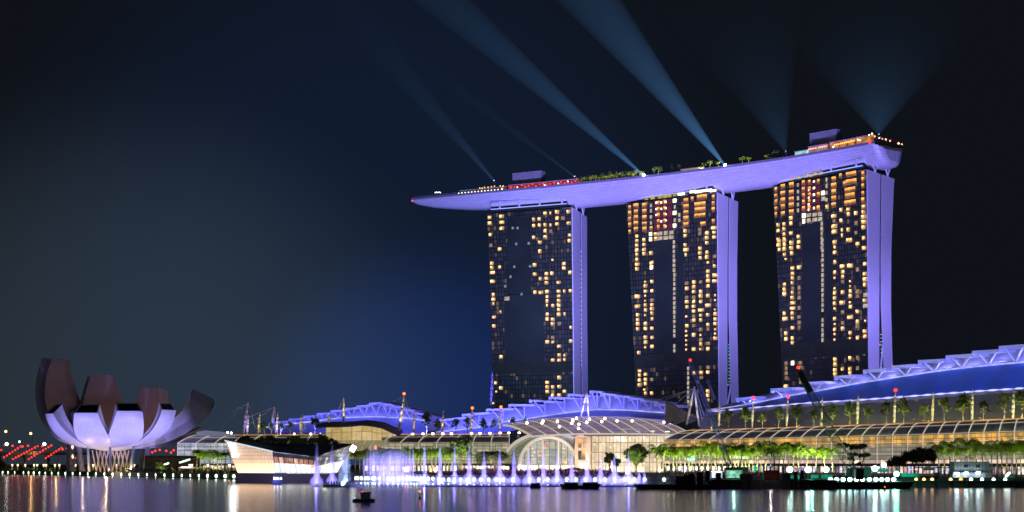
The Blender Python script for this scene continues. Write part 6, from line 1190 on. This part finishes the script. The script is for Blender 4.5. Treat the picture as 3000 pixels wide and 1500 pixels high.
root = thing('work_truck', 'dark flatbed truck parked under the shelter left of the office', 'truck', P(2720,1400,455)); D = 455; mb = MB(); mb.box(P(2722,1397,D), 5.2, 2.2, .5); part('bed', mb, mat('truck_red', (.2,.03,.02), .6), root); mb = MB(); mb.box(P(2742,1393,D), 1.5, 2.1, 1.5); mb.box(P(2743,1389,D)+Vector((0,0,.2)), 1.2, 1.9, .5); part('cab', mb, mat('truck_cab', (.12,.12,.13), .5), root)
for x in (2703, 2711, 2741): mb = MB(); q = P(x,1400.5,D); mb.tube(q+Vector((0,-1.15,0)), q+Vector((0,-.85,0)), .42, n=12); part('wheel', mb, mat('tyre', (.015,.015,.015), .9), root)
root = thing('gangway_light', 'tilted white light bar at the green gangway on the right edge', 'light', P(2953,1391,450)); mb = MB(); mb.tube(P(2947,1396,450), P(2958,1385,450), .28, n=8); part('tube', mb, glow('lightbar_white', (.85,.9,1), 12), root); mb = MB(); mb.tube(P(2949,1400,450), P(2952,1390,450.4), .12, n=5); part('arm', mb, DARK, root)
mb = MB(); a, b, c_ = P(2925,1405,448), P(2965,1388,450), P(3000,1405,448); 
for k in range(2):
    o_ = Vector((0,k*1.2,0)); mb.tube(a+o_, b+o_, .1, n=5); mb.tube(b+o_, c_+o_, .1, n=5)
    for t in np.linspace(.1,.9,6): mb.tube(lerp(a,b,t)+o_, Vector((lerp(a,b,t).x, 448+k*1.2, a.z)), .06, n=4); mb.tube(lerp(b,c_,t)+o_, Vector((lerp(b,c_,t).x, 448+k*1.2, a.z)), .06, n=4)
one('gangway', mb, mat('gangway_green', (.03,.22,.12), .6), 'green truss gangway at the right frame edge', 'gangway', b)
# lattice boom cranes
CRM = mat('crane_paint', (.16,.17,.10), .6, noise=.3); CRB = mat('crane_blue_grey', (.16,.18,.24), .6)
def lattice(mb, a, b, w0, w1, n, r=.11):
    d = (b-a).normalized(); x = d.cross(Vector((0,1,0))).normalized(); y = d.cross(x)
    def cn(t, k): s_ = lerp(w0, w1, t); return lerp(a,b,t)+x*s_/2*(1,1,-1,-1)[k]+y*s_/2*(1,-1,-1,1)[k]
    for k in range(4):
        mb.tube(cn(0,k), cn(1,k), r, n=4)
        for i in range(n): mb.tube(cn(i/n,k), cn((i+1)/n,(k+1)%4), r*.6, n=3, cap=False); mb.tube(cn(i/n,k), cn(i/n,(k+1)%4), r*.6, n=3, cap=False)
def crane(xb_, yb_, xt, yt, D, dDt, label, w0, w1, m_, tipm, cab):
    a, b = P(xb_, yb_, D), P(xt, yt, D+dDt); root = thing('crawler_crane', label, 'crane', Vector((a.x, a.y, 2.3)), 'crawler cranes on the barges'); mb = MB(); lattice(mb, a, b, w0, w1, 22); part('boom', mb, m_, root)
    mb = MB(); mb.ball(b+Vector((0,0,.5)), .45, 7, 5); part('tip_beacon', mb, LRED, root)
    mb = MB(); q = Vector((a.x+2.2, a.y, 4.3)); mb.box(q, 5.2, 3, 2.4); mb.box(q+Vector((-3.2,0,-.1)), 1.5, 1.6, 2.2); part('cabin', mb, mat('crane_cab', (.05,.06,.06), .5), root)
    mb = MB()
    for s_ in (-1.5, 1.5): mb.box(Vector((a.x+1, a.y+s_, 2.75)), 6, .9, .8); mb.tube(Vector((a.x-2, a.y+s_-.45, 2.75)), Vector((a.x-2, a.y+s_+.45, 2.75)), .42, n=10); mb.tube(Vector((a.x+4, a.y+s_-.45, 2.75)), Vector((a.x+4, a.y+s_+.45, 2.75)), .42, n=10)
    part('track', mb, DARK, root); mb = MB(); g = Vector((a.x+3.5, a.y, 9.5)); mb.tube(q, g, .15, n=5); mb.tube(g, b, .05, n=4); mb.tube(g, lerp(a,b,.6), .05, n=4); part('guy_lines', mb, DARK, root); return root, a, b
_, a, b = crane(2497, 1378, 2338, 1082, 440, 8, 'big lattice crane whose olive boom crosses the right mall up to the blue roof', 2.3, 1.3, CRM, None, None)
mb = MB(); mb.box(lerp(a,b,.87), 1.5, 1.2, 6.5, (b-a).normalized().cross(Vector((0,1,0))), Vector((0,1,0)), (b-a).normalized()); part('boom_head_sheath', mb, mat('boom_sheath', (.07,.06,.08), .7), _)
_, a, b = crane(2140, 1372, 2022, 1060, 470, 10, 'slender blue-grey crane whose boom rises across the middle tower', 1.3, .9, CRB, None, None)
for t, dx in ((.74, .0), (.80, 2.6)): mb = MB(); mb.box(lerp(a,b,t)+Vector((dx+1.2,0,-2)), .9, .4, 6.5, (b-a).normalized().cross(Vector((0,1,0))), Vector((0,1,0)), (b-a).normalized()); part('jib_panel', mb, CRB, _)
spot(G(2450, 4, 436), P(2440, 1250, 441), (.85,1,.5), 4000, 70, .6); spot(G(2120, 4, 460), P(2080, 1200, 472), (.8,.85,1), 6000, 60, .6)
# ================================================================== ON THE ROOFTOP DECK
PSM = [palm_meshes(60+i, 3.6, 2.6, 13) for i in range(2)]
def dk(px, off=4): return deck(px, off, DZ)
root = thing('lift_house', 'plain lilac-grey lift housing above the left tower', 'roof housing', dk(1530, 12)); PURPW = HOUSE; mb = MB(); f0, d0, n0 = frame_at(1525); L = (dk(1567,12)-dk(1483,12)).length; c_ = (dk(1567,12)+dk(1483,12))/2; c_.z = DZ+5.2; mb.box(c_, L, 6, 14.5, d0, n0); part('wall', mb, PURPW, root); mb = MB(); mb.box(c_+Vector((0,0,7.4)), L+.4, 6.4, .3, d0, n0); mb.tube(c_+Vector((-3,0,7.4)), c_+Vector((-3,0,9.2)), .12, n=5); part('roof', mb, mat('housing_roof', (.3,.3,.32), .7), root)
root = thing('lift_house', 'taller lilac lift housing above the right tower', 'roof housing', dk(2385, 12)); f0, d0, n0 = frame_at(2385); L = (dk(2424,12)-dk(2347,12)).length; c_ = (dk(2424,12)+dk(2347,12))/2; c_.z = DZ+6.5; mb = MB(); mb.box(c_, L, 6, 15, d0, n0); part('wall', mb, PURPW, root); mb = MB(); mb.box(c_+Vector((0,0,7.6)), L+.4, 6.4, .3, d0, n0); part('roof', mb, mat('housing_roof', (.3,.3,.32), .7), root)
spot(deck(1525,-30,DZ-2), deck(1525,12,DZ+6), (.5,.38,.9), 2600, 60, .6); spot(deck(2375,-34,DZ-2), deck(2385,12,DZ+8), (.42,.38,1), 1800, 60, .6)
def bar(x0, x1, off, h_, label, m_roof, wall, name='rooftop_bar'):
    xs_ = np.linspace(x0, x1, 8); root = thing(name, label, 'rooftop bar', dk((x0+x1)/2, off)); mb = MB()
    for a, b in zip(xs_[:-1], xs_[1:]): p, q = dk(a, off), dk(b, off); u = Vector((0,0,h_)); mb.quad(p, q, q+u, p+u)
    part('wall', mb, wall, root); mb = MB()
    for a, b in zip(xs_[:-1], xs_[1:]): p, q = dk(a, off-.8), dk(b, off-.8); p2, q2 = dk(a, off+7), dk(b, off+7); u = Vector((0,0,h_)); mb.quad(p+u, q+u, q2+u, p2+u); mb.quad(p+u, q+u, q+u+Vector((0,0,.4)), p+u+Vector((0,0,.4)))
    part('roof', mb, m_roof, root); return root
GREYR = mat('bar_roof', (.35,.32,.36), .6); REDW = glow('bar_glow_red', (.55,.06,.05), .45, False, vary=.8, vscale=.25); ORW = glow('bar_glow_orange', (1,.35,.08), .45, False, vary=.8, vscale=.35); COOLW = glow('bar_glow_cool', (.5,.9,.85), .7, False, vary=.5, vscale=.4)  # coloured bar walls glow by themselves, in place of lamplight on them
r_a = bar(1482, 1690, 3.5, 3.2, 'long red-lit rooftop bar beneath the left lift housing', GREYR, REDW); r_b = bar(1340, 1478, 3.5, 2.6, 'low rooftop pavilion with a row of pale lamps left of the red bar', GREYR, mat('pavilion_wall_dim', (.2,.2,.15), .7))
r_c = bar(2322, 2362, 2.5, 2.6, 'curved rooftop terrace end with cool green light', GREYR, COOLW); r_d = bar(2362, 2420, 2.5, 4.2, 'rooftop restaurant with pink glowing walls and orange hanging lamps', GREYR, glow('bar_glow_pink', (.6,.35,.5), .45, False, vary=.5, vscale=.4)); r_e = bar(2424, 2552, 2.5, 4.6, 'long orange-lit rooftop bar near the right end of the deck', GREYR, ORW)
def dl(root, pts_, m_, r=.42, nm='lamp'):
    for px, z in pts_: mb = MB(); mb.ball(deck(px, 1.8, DZ+z), r, 6, 4); part(nm, mb, m_, root)
rnd = random.Random(9)
dl(r_a, [(1493+k*10.5, 1.6+rnd.uniform(-.7,1)) for k in range(19)], LRED, .5); dl(r_a, [(1512,1.4),(1592,.9),(1632,1.2),(1660,2)], glow('deck_lamp_pale', (.7,.9,1), 5)); dl(r_b, [(1340+k*9.6, .9) for k in range(13)], glow('deck_lamp_olive', (.9,.95,.6), 3.2), .42); dl(r_b, [(1402,3.2),(1409,3.0),(1416,3.4),(1426,3.2),(1436,3.4),(1445,3.5),(1462,3.4),(1470,3.1)], LO, .42); dl(r_b, [(1467,1.2)], LY, .6)
dl(r_d, [(2364+k*5.2, 2.9) for k in range(5)]+[(2394+k*5.2, 3.0) for k in range(5)], LO, .40); dl(r_e, [(2440+k*5.6, 2.8+.04*k) for k in range(11)], LO, .46); dl(r_e, [(2436,1.8),(2541,4.8)], LC, .35); dl(r_e, [(2508,3.3),(2512,2.9),(2549,5.2)], glow('deck_lamp_warm', (1,.75,.5), 6), .5)
for i, (px, off, m_) in enumerate(((2553,3,LO),(2553,7,LWARM),(2553,10,LO),(2553,13,LWARM),(2553,17,LO),(2553,25,LWARM),(2553,28,LO))):
    mb = MB(); p = deck(px, off, DZ); mb.tube(p, p+Vector((0,0,3.6-.07*off)), .08, n=5, m=1); mb.ball(p+Vector((0,0,3.8-.07*off)), .5, 7, 5); one('deck_end_lamp', mb, [m_, DARK], 'lamp on the rounded right end of the deck, %s from the near edge' % ordw(i+1), 'lamp', p, 'lamps on the right deck end')
mb = MB(); 
for off in np.linspace(1, 30, 10): p = deck(2553.5, off, DZ); mb.tube(p, p+Vector((0,0,1.4)), .08, n=4)
mb.path([deck(2553.5, o_, DZ+1.4) for o_ in np.linspace(1,30,8)], .1, 4); mb.box(deck(2549, 14, DZ+3.0), 2, 22, 2.2, *[frame_at(2549)[1], frame_at(2549)[2]]); one('end_terrace', mb, mat('end_terrace_dark', (.10,.05,.05), .7), 'dark rounded terrace with railing at the right end of the deck', 'terrace', deck(2550, 14, DZ))
for lb, px, off, z, m_ in (('red beacon at the left tip of the deck',1207,.5,-1.6,LRED),('red beacon on the near right corner of the deck',2549,-.3,-.4,LRED)): mb = MB(); p = deck(px, off, DZ+z); mb.ball(p, .7, 8, 5); mb.tube(p-Vector((0,0,1)), p, .12, n=5, m=1); one('aircraft_beacon', mb, [m_, DARK], lb, 'beacon', p)
root = thing('deck_lamp_cluster', 'cluster of white lamps on a short mast near the left tip of the deck', 'lamp', dk(1272, 5)); p = dk(1272, 5); mb = MB(); mb.tube(p, p+Vector((0,0,3.2)), .12, n=5); part('mast', mb, DARK, root)
for k in range(5): mb = MB(); mb.ball(p+Vector((-1.8+.9*k, 0, 3.4+.3*(k%2))), .35, 6, 4); part('lamp', mb, glow('cluster_white', (.9,.95,.9), 4), root)
mb = MB(); 
for px in range(1215, 1345, 6): p = deck(px, .6, DZ); mb.tube(p, p+Vector((0,0,1.2)), .06, n=4)
mb.path([deck(px, .6, DZ+1.2) for px in range(1215, 1345, 10)], .08, 4); one('deck_railing', mb, mat('rail_grey', (.3,.3,.35), .6), 'thin railing along the pointed left tip of the deck', 'railing', deck(1280, .6, DZ))
i = 0; rnd = random.Random(4)
for px in list(range(1694, 1872, 7))+[1905,1918,1926,1958,1976,2049,2070,2093,2160,2181,2232,2240,2252,2262,2270]:
    i += 1; lit_ = px in (1742,1763,1812,1826,1918,2049,2070,2093,2160,2181,2232) or px % 21 == 0; pal = lit_; s_ = rnd.uniform(.75,1.05)*(1 if px < 1880 else 1.15)
    off = 4+rnd.uniform(0,3); ms = PSM[i%2] if pal else SM[i%3]; plant(ms, 'rooftop_palm' if pal else 'rooftop_tree', ('uplit garden palm' if pal else 'dark garden tree')+' on the rooftop deck, %s plant from the left' % ordw(i), 'palm' if pal else 'tree', dk(px, off), i*1.7, s_, 'plants on the rooftop deck')
    if lit_: pointl(dk(px, off-2.2)+Vector((0,0,.5)), (1,.95,.25), 900)
mb = MB(); mb.box(dk(2018, 5)+Vector((0,0,1.8)), 16, 5, .5, *[frame_at(2018)[1], frame_at(2018)[2]]); mb.box(dk(2018, 5.5)+Vector((0,0,.9)), 15, 3, 1.6, *[frame_at(2018)[1], frame_at(2018)[2]]); one('pool_bar', mb, glow('pool_bar_glow', (.9,.6,.5), .22, False, base=(.6,.5,.45)), 'low cream shelter on the deck between the two bright searchlights', 'shelter', dk(2018, 5))  # shelter has a weak glow put in for light falling on it
# ---- searchlights, with self-glowing cones for their beams in the air
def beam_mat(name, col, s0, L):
    """glowing volume standing in for lit haze: emission falls off along the beam (object-space distance from the lens)"""
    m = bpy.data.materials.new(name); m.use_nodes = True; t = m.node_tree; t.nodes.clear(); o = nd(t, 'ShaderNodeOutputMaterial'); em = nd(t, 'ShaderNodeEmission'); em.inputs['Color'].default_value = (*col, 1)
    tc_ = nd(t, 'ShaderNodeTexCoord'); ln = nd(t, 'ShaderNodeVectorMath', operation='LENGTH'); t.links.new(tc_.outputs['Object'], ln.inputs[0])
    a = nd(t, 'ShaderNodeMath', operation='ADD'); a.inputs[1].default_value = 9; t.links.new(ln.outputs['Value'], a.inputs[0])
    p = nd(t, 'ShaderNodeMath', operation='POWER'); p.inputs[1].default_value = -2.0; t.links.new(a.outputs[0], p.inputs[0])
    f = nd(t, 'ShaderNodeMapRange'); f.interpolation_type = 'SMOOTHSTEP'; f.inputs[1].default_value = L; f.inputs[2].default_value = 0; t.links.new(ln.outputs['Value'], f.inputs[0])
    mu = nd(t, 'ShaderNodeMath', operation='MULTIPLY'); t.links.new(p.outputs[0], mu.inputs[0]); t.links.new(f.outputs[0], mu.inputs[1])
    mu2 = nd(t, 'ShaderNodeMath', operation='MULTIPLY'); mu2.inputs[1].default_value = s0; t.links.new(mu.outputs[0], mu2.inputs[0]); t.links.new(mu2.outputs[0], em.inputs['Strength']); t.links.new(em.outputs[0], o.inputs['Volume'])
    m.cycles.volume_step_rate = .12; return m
def beam(px, py, e0, e1, far_dD, L, s0, lens, lab, lab2, col=(.15,.44,1.0), off=2.5):
    D = deck(px, off).y; a = P(px, py, D); t0, t1 = P(e0[0], e0[1], D+far_dD), P(e1[0], e1[1], D+far_dD); d = ((t0-a).normalized()+(t1-a).normalized()).normalized(); half = (t0-a).angle(t1-a)/2*(.68 if lens else 1)
    root = thing('searchlight', lab, 'searchlight', dk(px, off), 'searchlights on the rooftop deck'); mb = MB(); mb.tube(a-d*1.6, a, .5, .95, 12, cap=True); part('housing', mb, DARK, root); mb = MB(); mb.ball(a+d*.1+Vector((0,-.6,0)), .85 if lens else .3, 10, 6); part('lens', mb, LB if lens else glow('lens_dim', (.5,.9,1), 12), root)
    mb = MB(); mb.tube(dk(px, off), a, .25, n=6); part('stand', mb, DARK, root)
    mb = MB(); mb.tube(a, a+d*L, .5, .5+math.tan(half)*L, 40); o = one('light_beam', mb, beam_mat('beam_glow', col, s0, L), lab2, 'light beam', a, 'searchlight beams in the night sky')
    if lens: pointl(a+Vector((0,-3,2)), (.5,.8,1), 1500)
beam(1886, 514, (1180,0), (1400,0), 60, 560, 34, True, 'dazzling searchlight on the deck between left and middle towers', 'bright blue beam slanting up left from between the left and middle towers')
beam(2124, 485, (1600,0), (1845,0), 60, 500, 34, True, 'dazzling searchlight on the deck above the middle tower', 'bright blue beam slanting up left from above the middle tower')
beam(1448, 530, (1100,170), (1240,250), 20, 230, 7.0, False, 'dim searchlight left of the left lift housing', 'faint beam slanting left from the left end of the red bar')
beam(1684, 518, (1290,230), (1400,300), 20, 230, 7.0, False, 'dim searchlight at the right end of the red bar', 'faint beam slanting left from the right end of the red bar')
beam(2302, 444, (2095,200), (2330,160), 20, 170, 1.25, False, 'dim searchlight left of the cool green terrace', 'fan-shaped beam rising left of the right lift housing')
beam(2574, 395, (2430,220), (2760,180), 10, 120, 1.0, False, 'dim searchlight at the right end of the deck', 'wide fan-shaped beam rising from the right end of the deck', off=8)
